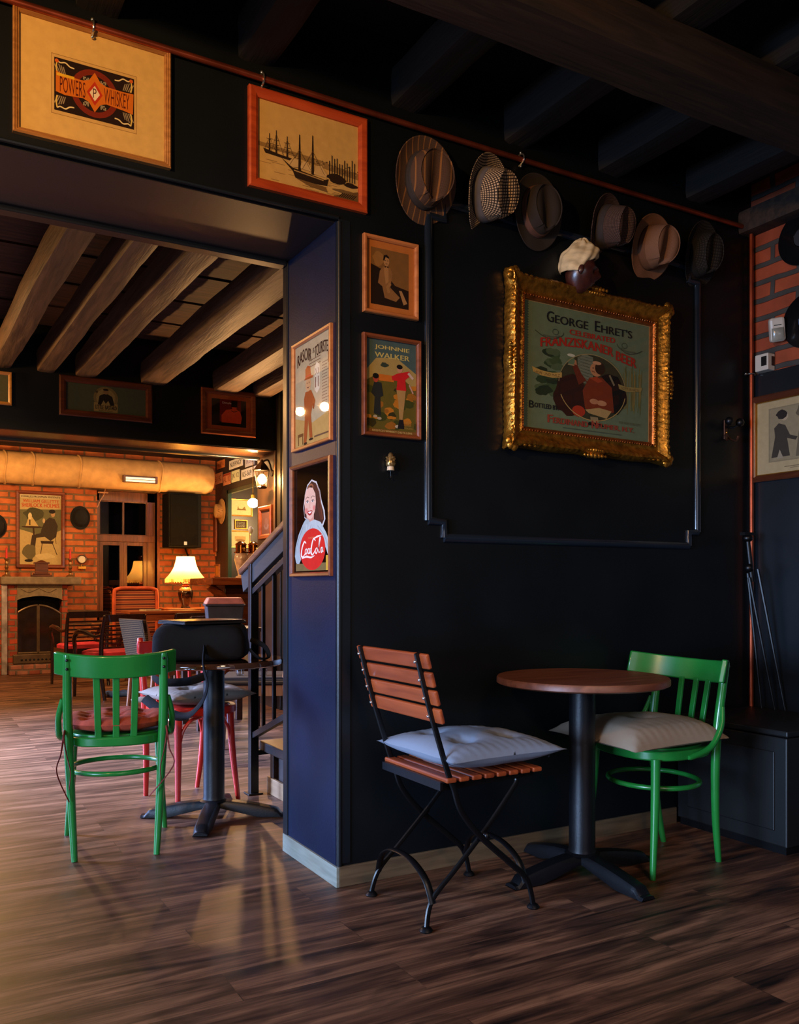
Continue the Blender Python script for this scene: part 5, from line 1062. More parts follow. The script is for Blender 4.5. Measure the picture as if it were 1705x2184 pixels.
# poster over the mantel
t, iw, ih, z = picture('framed_poster', 'large brown framed sepia theatre poster of a seated man, above the mantel', 'poster', 'Y', FY,
    ((33, 1046), (138, 1050), (33, 1209), (138, 1214)), 0.045, 0.04, M_wood('poster_frame_wood', (92, 38, 18), (130, 60, 30), 0.3, 0, 0.3))
A = Art(iw, ih, (196, 170, 112)); A.rect(0, 0.945, 1, 1, (206, 186, 140)).text('CHARLES FROHMAN PRESENTS', 0.04, 0.97, 0.957, 0.026, (50, 30, 20), bold=0.003).text('WILLIAM GILLETTE', 0.08, 0.94, 0.885, 0.045, (190, 66, 34), bold=0.004).text('SHERLOCK HOLMES', 0.05, 0.95, 0.820, 0.055, (190, 66, 34), bold=0.006)
A.poly([(0, 0.78), (1, 0.80), (1, 0.5), (0.6, 0.40), (0, 0.50)], (112, 108, 72)).blob(0.35, 0.72, 0.25, 0.09, (78, 76, 50), 2).poly([(0.14, 0.54), (0.22, 0.68), (0.30, 0.68), (0.46, 0.54)], (206, 176, 110)).ell(0.25, 0.69, 0.045, 0.05, (226, 206, 150)).rect(0.235, 0.56, 0.26, 0.64, (40, 28, 18)).ell(0.30, 0.535, 0.25, 0.014, (70, 46, 28)).line([(0.33, 0.53), (0.36, 0.30), (0.30, 0.15)], 0.02, (70, 46, 28))
A.poly([(0.52, 0.50), (0.60, 0.62), (0.72, 0.68), (0.84, 0.66), (0.92, 0.56), (0.88, 0.40), (0.74, 0.34), (0.60, 0.40), (0.40, 0.38), (0.36, 0.20), (0.30, 0.06), (0.20, 0.06), (0.24, 0.22), (0.30, 0.42), (0.50, 0.45)], (66, 52, 38)).ell(0.80, 0.73, 0.05, 0.045, (190, 150, 106)).ell(0.78, 0.765, 0.08, 0.03, (44, 36, 26)).ell(0.58, 0.63, 0.03, 0.035, (206, 172, 124)).poly([(0.50, 0.34), (0.82, 0.34), (0.80, 0.30), (0.52, 0.30)], (60, 40, 26)).line([(0.54, 0.30), (0.50, 0.14)], 0.008, (60, 40, 26)).line([(0.78, 0.32), (0.90, 0.14)], 0.008, (60, 40, 26)).line([(0.84, 0.44), (0.88, 0.30)], 0.006, (60, 40, 26)).blob(0.24, 0.18, 0.16, 0.10, (110, 98, 64), 4).ell(0.22, 0.055, 0.10, 0.02, (40, 32, 24)).blob(0.6, 0.12, 0.25, 0.04, (212, 188, 130), 6)
A.build('print', t, z)
# bowler-like black hats on the bricks
for lab, px, py in (('round black hat hanging on the bricks between the poster and the window', 172, 1104), ('black hat on the brick wall at the edge by the fireplace poster', -8, 1122)):
    p = PY(px, py, FY - 0.05); t = thing('black_hat', lab, 'hat', (p.x, FY - 0.005, p.z), rot=(R(90), 0, 0))
    MB().lathe([(0.0, 0.14), (0.05, 0.135), (0.085, 0.11), (0.10, 0.05), (0.103, 0.02)], 28, sx=0.92, sy=1.15).build('crown', M('black_felt', (12, 11, 11), 0.9), t, smooth=True)
    MB().lathe([(0.095, 0.012), (0.10, 0.022), (0.135, 0.010), (0.142, 0.012), (0.14, 0.006), (0.095, 0.006)], 32, sx=0.88, sy=1.10).build('brim', M('black_felt_brim', (12, 11, 11), 0.9), t, smooth=True)
# fireplace
fyf = 11.55; q = lambda px, py: PY(px, py, fyf)
fxl, fxr = q(6, 1240).x, q(155, 1240).x; mz1, mz0 = q(80, 1230).z, q(80, 1247).z
fp = thing('fireplace', 'brick fireplace with a stone mantel shelf and arched glass doors against the far wall', 'fireplace', ((fxl + fxr) / 2, fyf, 0))
cx = (fxl + fxr) / 2; ol, orr = q(36, 1300).x - cx, q(132, 1300).x - cx; L_, R_ = fxl - cx, fxr - cx
FBR = M_brick('fireplace_brick', (190, 74, 36), (150, 56, 30), (120, 92, 72), 'Y', 0.16, 0.075, 0.012)
dpt = FY - 0.002 - fyf
MB().box(L_ + 0.02, ol, 0, dpt, 0.0, mz0).box(orr, R_ - 0.06, 0, dpt, 0.0, mz0).box(ol, orr, 0.25, dpt, 0, mz0).build('brick_surround', FBR, fp, bevel=0.006)
for s, xx in ((-1, L_ + 0.02), (1, R_ - 0.06)):
    pass
MB().box(L_ - 0.03, R_ + 0.09, -0.10, dpt, mz0, mz1).build('mantel_shelf', M('mantel_stone', (118, 100, 76), 0.7, var=0.3, scale=14, bmp=0.4, bscale=40), fp, bevel=0.015)
hz0 = q(84, 1278).z; hzc = q(84, 1271).z
poly = [(ol, mz0), (ol, hz0 - 0.01)] + [(ol + (orr - ol) * k / 12, hz0 + (hzc - hz0) * math.sin(math.pi * k / 12)) for k in range(1, 12)] + [(orr, hz0 - 0.01), (orr, mz0)]
mm = Matrix(((1, 0, 0), (0, 0, -1), (0, 1, 0))).to_4x4()
GRST = M('grey_brown_stone', (116, 98, 72), 0.7, var=0.25, scale=20)
MB().prism(poly, -0.02, 0.03, mm).build('hood_panel', GRST, fp)
for s in (-1, 1): MB().tube([(0, -0.035, (mz0 + hz0) / 2 + 0.05), (s * 0.06, -0.035, (mz0 + hz0) / 2 + 0.02), (s * 0.12, -0.035, (mz0 + hz0) / 2 - 0.0), (s * 0.2, -0.035, (mz0 + hz0) / 2 + 0.04)], 0.006, 6, smooth=4).build('carved_scroll', GRST, fp, smooth=True)
MB().box(ol, orr, 0.20, 0.24, 0.1, mz0).build('firebox', M('soot_black', (10, 9, 8), 0.9), fp)
DMT = M('bronze_door_metal', (96, 76, 56), 0.4, 0.6); dz0 = q(84, 1392).z; dzs = q(40, 1312).z; dzt = q(84, 1291).z
for s in (-1, 1):
    x0, x1 = (ol * 0.98, -0.006) if s < 0 else (0.006, orr * 0.98)
    def top(x): return dzs + (dzt - dzs) * (1 - (x / orr) ** 2)
    xs = [x0 + (x1 - x0) * k / 8 for k in range(9)]
    mb = MB()
    mb.tube([(x, 0.02, top(x)) for x in xs], 0.014, 8).tube([(x0, 0.02, dz0), (x0, 0.02, top(x0))], 0.014, 8).tube([(x1, 0.02, dz0), (x1, 0.02, top(x1))], 0.014, 8).tube([(x0, 0.02, dz0), (x1, 0.02, dz0)], 0.014, 8)
    dd = mb.build('door', DMT, fp, smooth=True)
    MB().prism([(x0, dz0), (x1, dz0)] + [(x, top(x)) for x in reversed(xs)], -0.024, -0.020, mm).build('glass_pane', M('smoked_glass', (34, 24, 18), 0.12), dd)
vz = q(84, 1402).z
vb = MB().box(ol - 0.05, orr + 0.05, -0.06, 0.06, vz - 0.07, dz0 - 0.01).build('base_grille', DMT, fp, bevel=0.01)
for k in range(10): MB().ball((ol * 0.8 + k * (orr - ol) * 0.09, -0.062, vz - 0.02), 0.014, 5, (1, 0.2, 1)).build('vent_hole', BLACKM, fp)
MB().box(ol - 0.1, orr + 0.14, -0.16, 0.0, 0, vz - 0.075).build('hearth_bricks', M_brick('hearth_brick', (150, 66, 44), (176, 120, 100), (120, 96, 84), 'Y', 0.14, 0.07, 0.012), fp, bevel=0.01)
MB().box(L_ - 0.10, L_ + 0.05, -0.05, dpt, 0.0, mz0 - 0.001).build('brick_pier', FBR, fp, bevel=0.01)
MB().box(L_ - 0.02, L_ + 0.045, -0.065, -0.045, 0.0, mz0 - 0.001).build('plaster_highlight_edge', M('pale_plaster_highlight', (150, 136, 134), 0.7, var=0.5, scale=9, bmp=0.5, bscale=25), fp, bevel=0.008)  # plaster edge whose pale tone also paints the bright highlight down the pier
MB().box(L_ + 0.05, L_ + 0.16, -0.03, dpt, 0.0, mz0 - 0.001).build('plaster_pier_brick', FBR, fp, bevel=0.01)
# things on the mantel
for lab, px in (('twisted brass candlestick with a red candle on the mantel, between poster and window', 150), ('twisted brass candlestick with a red candle on the mantel, away from the window', 14)):
    p = PY(px, 1230, fyf + 0.05); t = thing('candlestick', lab, 'candlestick', (p.x, fyf + 0.05, mz1))
    MB().lathe([(0.055, 0), (0.05, 0.012), (0.02, 0.03), (0.014, 0.05), (0.026, 0.07), (0.014, 0.09), (0.024, 0.115), (0.014, 0.14), (0.022, 0.165), (0.013, 0.19), (0.03, 0.215), (0.03, 0.225)], 16).build('stick', M('dull_brass', (150, 110, 70), 0.35, 0.8), t, smooth=True)
    c = thing('candle', 'red candle standing in the brass candlestick ' + ('near the window' if px > 100 else 'by the fireplace edge'), 'candle', (p.x, fyf + 0.05, mz1 + 0.2255))
    MB().lathe([(0.012, 0.0), (0.011, 0.125), (0.004, 0.13)], 12).build('wax', M('red_wax', (206, 30, 30), 0.4), c, smooth=True)
    MB().tube([(0, 0, 0.128), (0.001, 0, 0.142)], 0.0015, 5).build('wick', BLACKM, c)
p = PY(88, 1230, fyf + 0.05)
t = thing('mantel_ornament', 'dark brown carved wooden box ornament on the mantel under the poster', 'ornament', (p.x, fyf + 0.02, mz1))
WDK = M_wood('carved_dark_wood', (60, 26, 14), (96, 46, 26), 0.4)
MB().box(-0.12, 0.12, -0.05, 0.05, 0, 0.025).box(-0.095, 0.095, -0.04, 0.04, 0.025, 0.045).build('plinth', WDK, t, bevel=0.006)
MB().box(-0.075, 0.075, -0.035, 0.035, 0.045, 0.16).box(-0.09, 0.09, -0.042, 0.042, 0.16, 0.18).build('body', WDK, t, bevel=0.005)
MB().lathe([(0.05, 0.18), (0.03, 0.195), (0.01, 0.205)], 12, sx=1.3, sy=0.7).build('finial', WDK, t, smooth=True)
p = PY(175, 1193, FY - 0.05)
t = thing('wall_gauge', 'small round white faced dial instrument in a dark holder on the bricks beside the candle', 'clock', (p.x, FY - 0.003, p.z), rot=(R(90), 0, 0))
MB().lathe([(0.0, 0), (0.062, 0), (0.062, 0.045), (0.052, 0.05), (0.05, 0.04), (0.0, 0.04)], 24).build('case', WDK, t, smooth=True)
MB().lathe([(0.0, 0.041), (0.046, 0.041), (0.046, 0.043), (0.0, 0.043)], 24).build('dial', M('white_dial', (220, 210, 186), 0.5), t)
MB().box(-0.05, 0.05, -0.14, -0.10, 0, 0.06).build('shelf_bracket', BRASS, t, bevel=0.004).location = (0, 0.01, 0)
MB().box(-0.003, 0.003, -0.10, -0.055, 0.01, 0.02).build('mount', BRASS, t)
# window
WW = M_wood('window_wood', (82, 42, 22), (124, 70, 40), 0.35, 2, 0.2, world=True)
wn = thing('window_1', 'x', 'x', (0, 0, 0)); del wn['label']; del wn['category']; wn['kind'] = 'structure'
wy = FY + 0.10; zt = PY(270, 1141, FY).z; xm = (wl + wr) / 2
MB().box(wl, wl + 0.05, wy, wy + 0.09, wbot, wtop).box(wr - 0.11, wr, wy, wy + 0.09, wbot, wtop).box(wl, wr, wy, wy + 0.09, wtop - 0.13, wtop).box(wl, wr, wy, wy + 0.09, wbot, wbot + 0.06).box(wl, wr, wy - 0.01, wy + 0.09, zt - 0.09, zt).build('window_frame', WW, wn, bevel=0.004)
iw0, iw1 = wl + 0.05, wr - 0.11; xm = (iw0 + iw1) / 2
for (x0, x1, z0_, z1_) in ((iw0, xm, zt, wtop - 0.13), (xm, iw1, zt, wtop - 0.13), (iw0, xm, wbot + 0.06, zt - 0.09), (xm, iw1, wbot + 0.06, zt - 0.09)):
    up = z0_ > 1.6; b_ = 0.012 if up else 0.05
    f = MB().box(x0, x0 + b_, wy + 0.01, wy + 0.06, z0_, z1_).box(x1 - b_, x1, wy + 0.01, wy + 0.06, z0_, z1_).box(x0 + b_, x1 - b_, wy + 0.01, wy + 0.06, z0_, z0_ + b_).box(x0 + b_, x1 - b_, wy + 0.01, wy + 0.06, z1_ - b_, z1_).build('window_sash', WW, wn, bevel=0.003)
    MB().box(x0 + b_, x1 - b_, wy + 0.03, wy + 0.034, z0_ + b_, z1_ - b_).build('window_pane', M_glass('dark_window_glass', (0.55, 0.55, 0.6, 1), 0.02, 1.9), f)
    if up:
        pass
MB().box(wl - 0.05, wr + 0.05, FY + 0.36, FY + 0.4, wbot - 0.2, wtop + 0.2).build('window_backing', M('night_outside', (18, 16, 18), 0.9), wn)
struct('trim_18', MB().box(wr, wr + 0.035, FY - 0.012, FY + 0.2, wbot, wtop), M_wood('reveal_wood', (110, 52, 26), (150, 76, 40), 0.4, 2, world=True))
# a small note and a lit bell lamp seen in the window room are reflections in the photograph; the cable over the window
t = thing('window_cable', 'thin pale cable hanging over the top corner of the wooden window', 'cable')
a0 = PY(225, 1040, FY - 0.03); a1 = PY(208, 1082, FY - 0.03)
MB().tube([a0, PY(222, 1055, FY - 0.03), PY(214, 1068, FY - 0.03), a1], 0.005, 6, smooth=4).tube([PY(209, 1050, FY - 0.03), PY(231, 1051, FY - 0.03)], 0.010, 6).build('cable', M('pale_cable', (206, 150, 110), 0.6), t, smooth=True)
# loudspeaker and its bracket
sy = 11.55; a, b_ = PY(360, 1050, sy), PY(430, 1168, sy)
t = thing('loudspeaker', 'big black loudspeaker box hanging on the wall above the lit table lamp', 'speaker', ((a.x + b_.x) / 2, sy, 0))
h = (b_.x - a.x) / 2
MB().box(-h, h, 0, 0.34, b_.z, a.z).build('cabinet', M('black_speaker_box', (9, 9, 9), 0.85, spec=0.15), t, bevel=0.01)
MB().box(-h + 0.02, h - 0.05, -0.012, 0.0, b_.z + 0.02, a.z - 0.02).build('grille', M('black_speaker_cloth', (9, 8, 8), 0.95, spec=0.1, bmp=0.3, bscale=300), t, bevel=0.006)
MB().box(-0.02, 0.02, -0.015, -0.011, b_.z + 0.03, b_.z + 0.075).build('badge', M('white_badge', (190, 190, 190), 0.4), t)
MB().tube([(h * 0.55, 0.34, b_.z + 0.1), (h * 0.4, 0.30, b_.z - 0.02), (h + 0.06, 0.42, b_.z - 0.42)], 0.012, 8).build('bracket', BLACKM, t)
# wood tables in the hearth room
TBW = M_wood('orange_brown_table', (128, 60, 28), (176, 94, 48), 0.3, 0, 0.3)
def rtable(label, x0, x1, y0, y1, zt, mat=TBW, name='wooden_table'):
    t = thing(name, label, 'table', ((x0 + x1) / 2, (y0 + y1) / 2, 0)); w2, d2 = (x1 - x0) / 2, (y1 - y0) / 2
    MB().box(-w2, w2, -d2, d2, zt - 0.03, zt).build('table_top', mat, t, bevel=0.005)
    MB().box(-w2 + 0.05, w2 - 0.05, -d2 + 0.04, d2 - 0.04, zt - 0.11, zt - 0.03).build('apron', mat, t)
    for sx in (-1, 1):
        for sy_ in (-1, 1): MB().box(sx * (w2 - 0.06) - 0.025, sx * (w2 - 0.06) + 0.025, sy_ * (d2 - 0.05) - 0.025, sy_ * (d2 - 0.05) + 0.025, 0, zt - 0.03).build('leg', mat, t, bevel=0.003)
    return t
rtable('orange brown wooden table carrying the lit lamp, near the far window', 2.82, 3.6, 10.65, 11.35, 0.80)
rtable('orange brown wooden table between the dark slatted armchairs', 2.16, 3.0, 9.75, 10.2, 0.80)
rtable('small dark table just behind the black bag with a bin on top', 1.86, 2.42, 6.3, 6.8, 0.76, M_wood('dark_table_wood', (40, 24, 18), (66, 42, 30), 0.4))
# lamp
lp = PY(396, 1297, 10.95)
t = thing('table_lamp', 'lit table lamp with a fringed yellow bell shade and dark painted vase base', 'lamp', (lp.x, 10.95, 0.801))
MB().lathe([(0.055, 0), (0.06, 0.01), (0.05, 0.02), (0.05, 0.03), (0.085, 0.12), (0.096, 0.19), (0.088, 0.23), (0.055, 0.262), (0.04, 0.27)], 28).build('vase_base', M('dark_painted_vase', (44, 24, 18), 0.15, coat=0.6, var=0.9, scale=26), t, smooth=True)
MB().lathe([(0.04, 0.268), (0.048, 0.275), (0.048, 0.285), (0.03, 0.295), (0.03, 0.305), (0.045, 0.312), (0.012, 0.33), (0.012, 0.36)], 20).build('neck', M('red_neck', (130, 40, 24), 0.3), t, smooth=True)
def sh(u, v):
    a = 2 * math.pi * u; e = 1 - 0.05 * abs(math.sin(a * 3)); r = 0.117 + 0.088 * v + 0.055 * v ** 3 - 0.015 * math.sin(math.pi * v)
    return Vector((r * e * math.cos(a), r * e * math.sin(a), 0.655 - 0.285 * v))
m_, tt, bb = nt('lamp_shade_silk'); bb.inputs['Base Color'].default_value = (1, 0.70, 0.28, 1); bb.inputs['Emission Color'].default_value = (1, 0.42, 0.07, 1); bb.inputs['Emission Strength'].default_value = 1.3
tr = tt.nodes.new('ShaderNodeBsdfTranslucent'); tr.inputs[0].default_value = (1, 0.72, 0.30, 1); mx = tt.nodes.new('ShaderNodeMixShader'); mx.inputs[0].default_value = 0.55
tt.links.new(bb.outputs[0], mx.inputs[1]); tt.links.new(tr.outputs[0], mx.inputs[2]); tt.links.new(mx.outputs[0], tt.nodes['Material Output'].inputs[0])
SHD = m_
shd = MB().grid(sh, 72, 16, True).build('lamp_shade', SHD, t, smooth=True)
mb = MB()
for k in range(90):
    p_ = sh(k / 90, 1.0); mb.box(p_.x - 0.003, p_.x + 0.003, p_.y - 0.003, p_.y + 0.003, 0.335 - 0.012 * (k % 2), 0.372)
mb.build('fringe', SHD, shd)
MB().ball((0, 0, 0.47), 0.032, 8).build('bulb', M_emit('lamp_bulb', (1, 0.72, 0.36, 1), 45), t, smooth=True)
light('POINT', (lp.x, 10.95, 0.801 + 0.54), 85, (1, 0.52, 0.13), 0.05)
# striped armchair, far side of the tables
STR = M('orange_striped_cloth', (190, 84, 34), 0.8)
def M_stripe():
    m, t, b = nt('striped_upholstery'); v = coords(t, (1, 1, 1)); wv = t.nodes.new('ShaderNodeTexWave'); wv.bands_direction = 'Z'; wv.inputs['Scale'].default_value = 5.5; t.links.new(v, wv.inputs['Vector'])
    t.links.new(ramp(t, wv.outputs['Fac'], [(0.25, lin((92, 40, 24))), (0.4, lin((190, 104, 54))), (0.7, lin((204, 132, 74))), (0.9, lin((150, 54, 24)))]), b.inputs['Base Color']); b.inputs['Roughness'].default_value = 0.85; return m
STRP = M_stripe()
p = PD(286, 1290, 10.6)
t = thing('striped_armchair', 'upholstered armchair with an orange brown striped back in front of the window', 'armchair', (p.x, p.y, 0), 12)
def bk(u, v):
    a = 2 * math.pi * u; e = 0.32; c, s = math.cos(a), math.sin(a); sg = lambda q_: 1 if q_ >= 0 else -1
    x = 0.27 * sg(c) * abs(c) ** e; z = 0.71 + 0.34 * sg(s) * abs(s) ** e; k_ = math.sin(math.pi * v); y = 0.05 * math.cos(math.pi * v)
    return Vector((x * (0.90 + 0.10 * k_) if 0 < v < 1 else x * 0.9, y, 0.71 + (z - 0.71) * (0.92 + 0.08 * k_)))
mb = MB().grid(bk, 44, 9, True); mb.f += [tuple(range(44)), tuple(8 * 44 + i for i in range(44))]
mb.build('backrest', STRP, t, smooth=True)
MB().tube([(-0.27, -0.05, 0.4), (-0.275, -0.05, 0.95), (-0.23, -0.05, 1.045), (0, -0.05, 1.055), (0.23, -0.05, 1.045), (0.275, -0.05, 0.95), (0.27, -0.05, 0.4)], 0.022, 10, smooth=5).build('piping', M('orange_piping', (200, 84, 40), 0.8), t, smooth=True)
MB().box(-0.27, 0.27, 0.05, 0.55, 0.28, 0.45).build('seat', STRP, t, bevel=0.03)
for s in (-1, 1):
    MB().box(s * 0.30 - 0.04, s * 0.30 + 0.04, 0.0, 0.52, 0.1, 0.62).build('armrest', STRP, t, bevel=0.03)
    for y in (0.0, 0.5): MB().tube([(s * 0.25, y, 0.28), (s * 0.26, y, 0)], [0.022, 0.014], 8).build('leg', TBW, t, smooth=True)
# dark slatted armchairs with red seats
DKW = M_wood('dark_lacquered_wood', (24, 12, 10), (48, 26, 20), 0.22, 2, 0.5, bmp=0.04)
SEATR = M('crimson_seat_cloth', (196, 44, 62), 0.75)
ac = thing('slatted_armchair', 'dark wooden armchair with a slatted back and crimson seat, nearest the green chair', 'armchair')
for s in (-1, 1):
    MB().tube([(s * 0.215, -0.27, 0), (s * 0.215, -0.215, 0.22), (s * 0.215, -0.205, 0.44), (s * 0.215, -0.225, 0.62), (s * 0.215, -0.275, 0.80)], [0.016, 0.02, 0.022, 0.02, 0.017], 8, smooth=4).build('leg', DKW, ac, smooth=True)
    MB().tube([(s * 0.235, 0.24, 0), (s * 0.235, 0.23, 0.44), (s * 0.262, 0.20, 0.56), (s * 0.272, 0.12, 0.635), (s * 0.262, 0.0, 0.635), (s * 0.238, -0.13, 0.60), (s * 0.215, -0.222, 0.615)], [0.015, 0.02, 0.022, 0.024, 0.022, 0.018, 0.016], 8, smooth=5).build('arm', DKW, ac, smooth=True)
    MB().box(s * 0.225 - 0.011, s * 0.225 + 0.011, -0.2, 0.22, 0.35, 0.41).build('side_rail', DKW, ac)
MB().box(-0.215, 0.215, 0.21, 0.235, 0.35, 0.41).build('seat_rail', DKW, ac); MB().box(-0.2, 0.2, -0.215, -0.195, 0.35, 0.41).build('seat_rail', DKW, ac)
MB().bar((-0.215, -0.272, 0.775), (0.215, -0.272, 0.775), 0.022, 0.07).build('top_rail', DKW, ac, bevel=0.004)
for k in range(6):
    z = 0.70 - 0.042 * k; MB().bar((-0.205, -0.252 + 0.012 * k * 0.8, z), (0.205, -0.252 + 0.012 * k * 0.8, z), 0.014, 0.018).build('back_slat', DKW, ac, bevel=0.002)
def stf(u, v):
    a = 2 * math.pi * u; c, s = math.cos(a), math.sin(a); sg = lambda q_: 1 if q_ >= 0 else -1
    r = min(1, v * 1.25); x = 0.225 * sg(c) * abs(c) ** 0.5 * r; y = 0.215 * sg(s) * abs(s) ** 0.5 * r; z = 0.475 - 0.03 * r ** 3 if v < 0.8 else 0.445 - 0.035 * (v - 0.8) / 0.2
    return Vector((x, y, z))
MB().grid(stf, 40, 12, True).build('seat', SEATR, ac, smooth=True, weld=True)
pa = PD(234, 1400, 8.5); ac.location = (pa.x, pa.y, 0); ac.rotation_euler = (0, 0, R(20))
pb = PD(172, 1400, 9.5); dup(ac, (pb.x, pb.y, 0), 8, 'dark slatted wooden armchair with crimson seat, the one closest to the fireplace')
pc = PD(405, 1400, 9.0); dup(ac, (pc.x, pc.y, 0), 0, 'dark wooden armchair, only its back showing behind the black bag')
pd_ = PD(436, 1400, 8.1); dup(ac, (pd_.x, pd_.y, 0), 2, 'dark wooden armchair just behind the grey bin, only its back showing')
# woven chair
WVN = M_weave('woven_dark_beige', (30, 20, 14), (104, 80, 50), 20, axes=(0, 2))
CHW = M_wood('oak_chair_wood', (110, 62, 30), (156, 96, 50), 0.35, 2, 0.3)
wc = thing('woven_chair', 'wooden chair with a beige woven back, next to the dark slatted armchair', 'chair')
for s in (-1, 1):
    MB().tube([(s * 0.20, -0.24, 0), (s * 0.205, -0.20, 0.42), (s * 0.20, -0.225, 0.6), (s * 0.19, -0.27, 0.80)], [0.016, 0.021, 0.020, 0.016], 8, smooth=4).build('leg', CHW, wc, smooth=True)
    MB().tube([(s * 0.21, 0.20, 0.43), (s * 0.205, 0.21, 0)], [0.021, 0.015], 8).build('leg', CHW, wc, smooth=True)
    MB().box(s * 0.20 - 0.011, s * 0.20 + 0.011, -0.2, 0.2, 0.35, 0.42).build('side_rail', CHW, wc)
MB().box(-0.2, 0.2, 0.19, 0.212, 0.35, 0.42).build('seat_rail', CHW, wc); MB().box(-0.2, 0.2, -0.21, -0.19, 0.35, 0.42).build('seat_rail', CHW, wc)
MB().box(-0.225, 0.225, -0.21, 0.225, 0.42, 0.475).build('seat', WVN, wc, bevel=0.02)
def wb(u, v):
    a = 2 * math.pi * u; c, s = math.cos(a), math.sin(a); sg = lambda q_: 1 if q_ >= 0 else -1
    z = 0.50 + 0.31 * v; x = 0.225 * sg(c) * abs(c) ** 0.3 * (1 - 0.10 * (1 - v)); y = -0.235 - 0.055 * v + 0.028 * sg(s) * abs(s) ** 0.6
    return Vector((x, y, z))
mb = MB().grid(wb, 32, 10, True); mb.f += [tuple(range(32)), tuple(9 * 32 + i for i in range(32))]
mb.build('backrest', WVN, wc, smooth=True, bevel=0.006)
pw = PD(352, 1400, 7.25); wc.location = (pw.x, pw.y, 0); wc.rotation_euler = (0, 0, R(-78))
pf = PD(548, 1400, 5.95); dup(wc, (pf.x, pf.y, 0), 66, 'wooden chair with a dark patterned seat and back, seen through the stair railing')
# bin, cloth, glasses
t = thing('storage_bin', 'grey plastic bin with a sloping pinkish lid on the small dark table behind the bag', 'bin', (2.16, 6.52, 0.7605), -12)
def tap(z0_, z1_, w0, w1, d0, d1): return MB().add([(-w0, -d0, z0_), (w0, -d0, z0_), (w0, d0, z0_), (-w0, d0, z0_), (-w1, -d1, z1_), (w1, -d1, z1_), (w1, d1, z1_), (-w1, d1, z1_)], [(0, 3, 2, 1), (4, 5, 6, 7), (0, 1, 5, 4), (1, 2, 6, 5), (2, 3, 7, 6), (3, 0, 4, 7)])
tap(0, 0.165, 0.125, 0.14, 0.10, 0.11).build('bin_body', M('grey_plastic', (62, 60, 62), 0.45), t, bevel=0.008)
tap(0.166, 0.18, 0.15, 0.152, 0.12, 0.122).build('rim', M('grey_plastic_rim', (62, 60, 62), 0.45), t, bevel=0.003)
tap(0.1805, 0.232, 0.15, 0.125, 0.12, 0.09).build('lid', M('pinkish_plastic', (206, 120, 92), 0.5), t, bevel=0.01)
p = PZ(252, 1484); t = thing('blue_cloth', 'small folded blue cloth lying on the floor under the slatted armchair', 'cloth', (p.x, p.y, 0))
MB().grid(lambda u, v: Vector(((u - 0.5) * 0.20, (v - 0.5) * 0.18, 0.022 + 0.012 * noise.noise(Vector((u * 5, v * 5, 0))))), 14, 14).build('cloth', M('blue_cotton', (70, 110, 200), 0.8), t, smooth=True, solid=0.04)
# ------------------------------------------------------------------ bar corner
BARW = M_wood('bar_wood', (96, 44, 20), (150, 78, 38), 0.25, 0, 0.4)
t = thing('bar_counter', 'dark wooden bar counter with a thick polished top beyond the stair railing', 'bar counter', (3.42, 9.75, 0))
MB().box(-0.46, 0.42, -0.38, 0.45, 1.09, 1.175).build('counter_top', BARW, t, bevel=0.015)
def bf(u, v): return Vector((-0.36 + 0.78 * u, -0.30 + 0.20 * math.sin(math.pi * 0.5 * v), 1.09 - 1.07 * v))
MB().box(-0.22, 0.40, -0.12, 0.30, 0.0, 1.09).build('bar_body', M_wood('dark_bar_front', (60, 30, 16), (96, 52, 28), 0.25, 0, 0.5), t, bevel=0.01)
MB().tube([(-0.44, -0.22, 1.09), (-0.36, -0.20, 1.03), (-0.26, -0.16, 0.96), (-0.20, -0.14, 0.8)], 0.05, 10, smooth=5).build('corbel', BARW, t, smooth=True)
MB().tube([(-0.2, -0.3, 0.22), (0.4, -0.3, 0.22)], 0.02, 10).build('foot_rail', BRASS, t, smooth=True)
# beer tower
p = PD(527, 1230, 9.75)
t = thing('beer_tap_tower', 'ornate ceramic beer tap tower with brass collars and white handles on the bar', 'beer tap', (3.52, 9.7, 1.1755))
CER = M('pink_white_ceramic', (206, 176, 160), 0.2, coat=0.5, var=0.3, scale=22)
for i, (x, hgt) in enumerate(((-0.10, 0.0), (0.055, 0.0))):
    MB().lathe([(0.06, 0), (0.06, 0.015), (0.035, 0.03), (0.035, 0.05), (0.05, 0.10), (0.074, 0.20), (0.078, 0.25), (0.06, 0.29)], 22, (x, 0, 0)).build('ceramic_column', CER, t, smooth=True)
    MB().lathe([(0.078, 0.29), (0.078, 0.305), (0.062, 0.31), (0.062, 0.385), (0.072, 0.39), (0.05, 0.41), (0.012, 0.43)], 22, (x, 0, 0)).build('brass_collar', M('polished_brass_collar', (196, 120, 60), 0.12, 1.0), t, smooth=True)
    MB().tube([(x, -0.05, 0.34), (x, -0.11, 0.34), (x, -0.13, 0.31)], 0.012, 8, smooth=3).build('spout', BRASS, t, smooth=True)
MB().tube([(0.0, -0.04, 0.43), (0.0, -0.05, 0.50)], 0.008, 8).ball((0.0, -0.05, 0.56), 0.03, 8, (1, 0.7, 1.5)).build('tap_handle', M('white_ceramic_handle', (220, 216, 210), 0.2), t, smooth=True)
MB().lathe([(0.008, 0.40), (0.018, 0.46), (0.026, 0.56), (0.024, 0.62), (0.012, 0.645)], 14, (0.16, -0.04, 0)).build('tap_handle', M('cream_tap_handle', (226, 206, 170), 0.25), t, smooth=True)
MB().lathe([(0.07, 0), (0.07, 0.012), (0.01, 0.014)], 20, (-0.02, -0.13, 0)).build('drip_tray', M('chrome', (210, 210, 215), 0.1, 1.0), t, smooth=True)
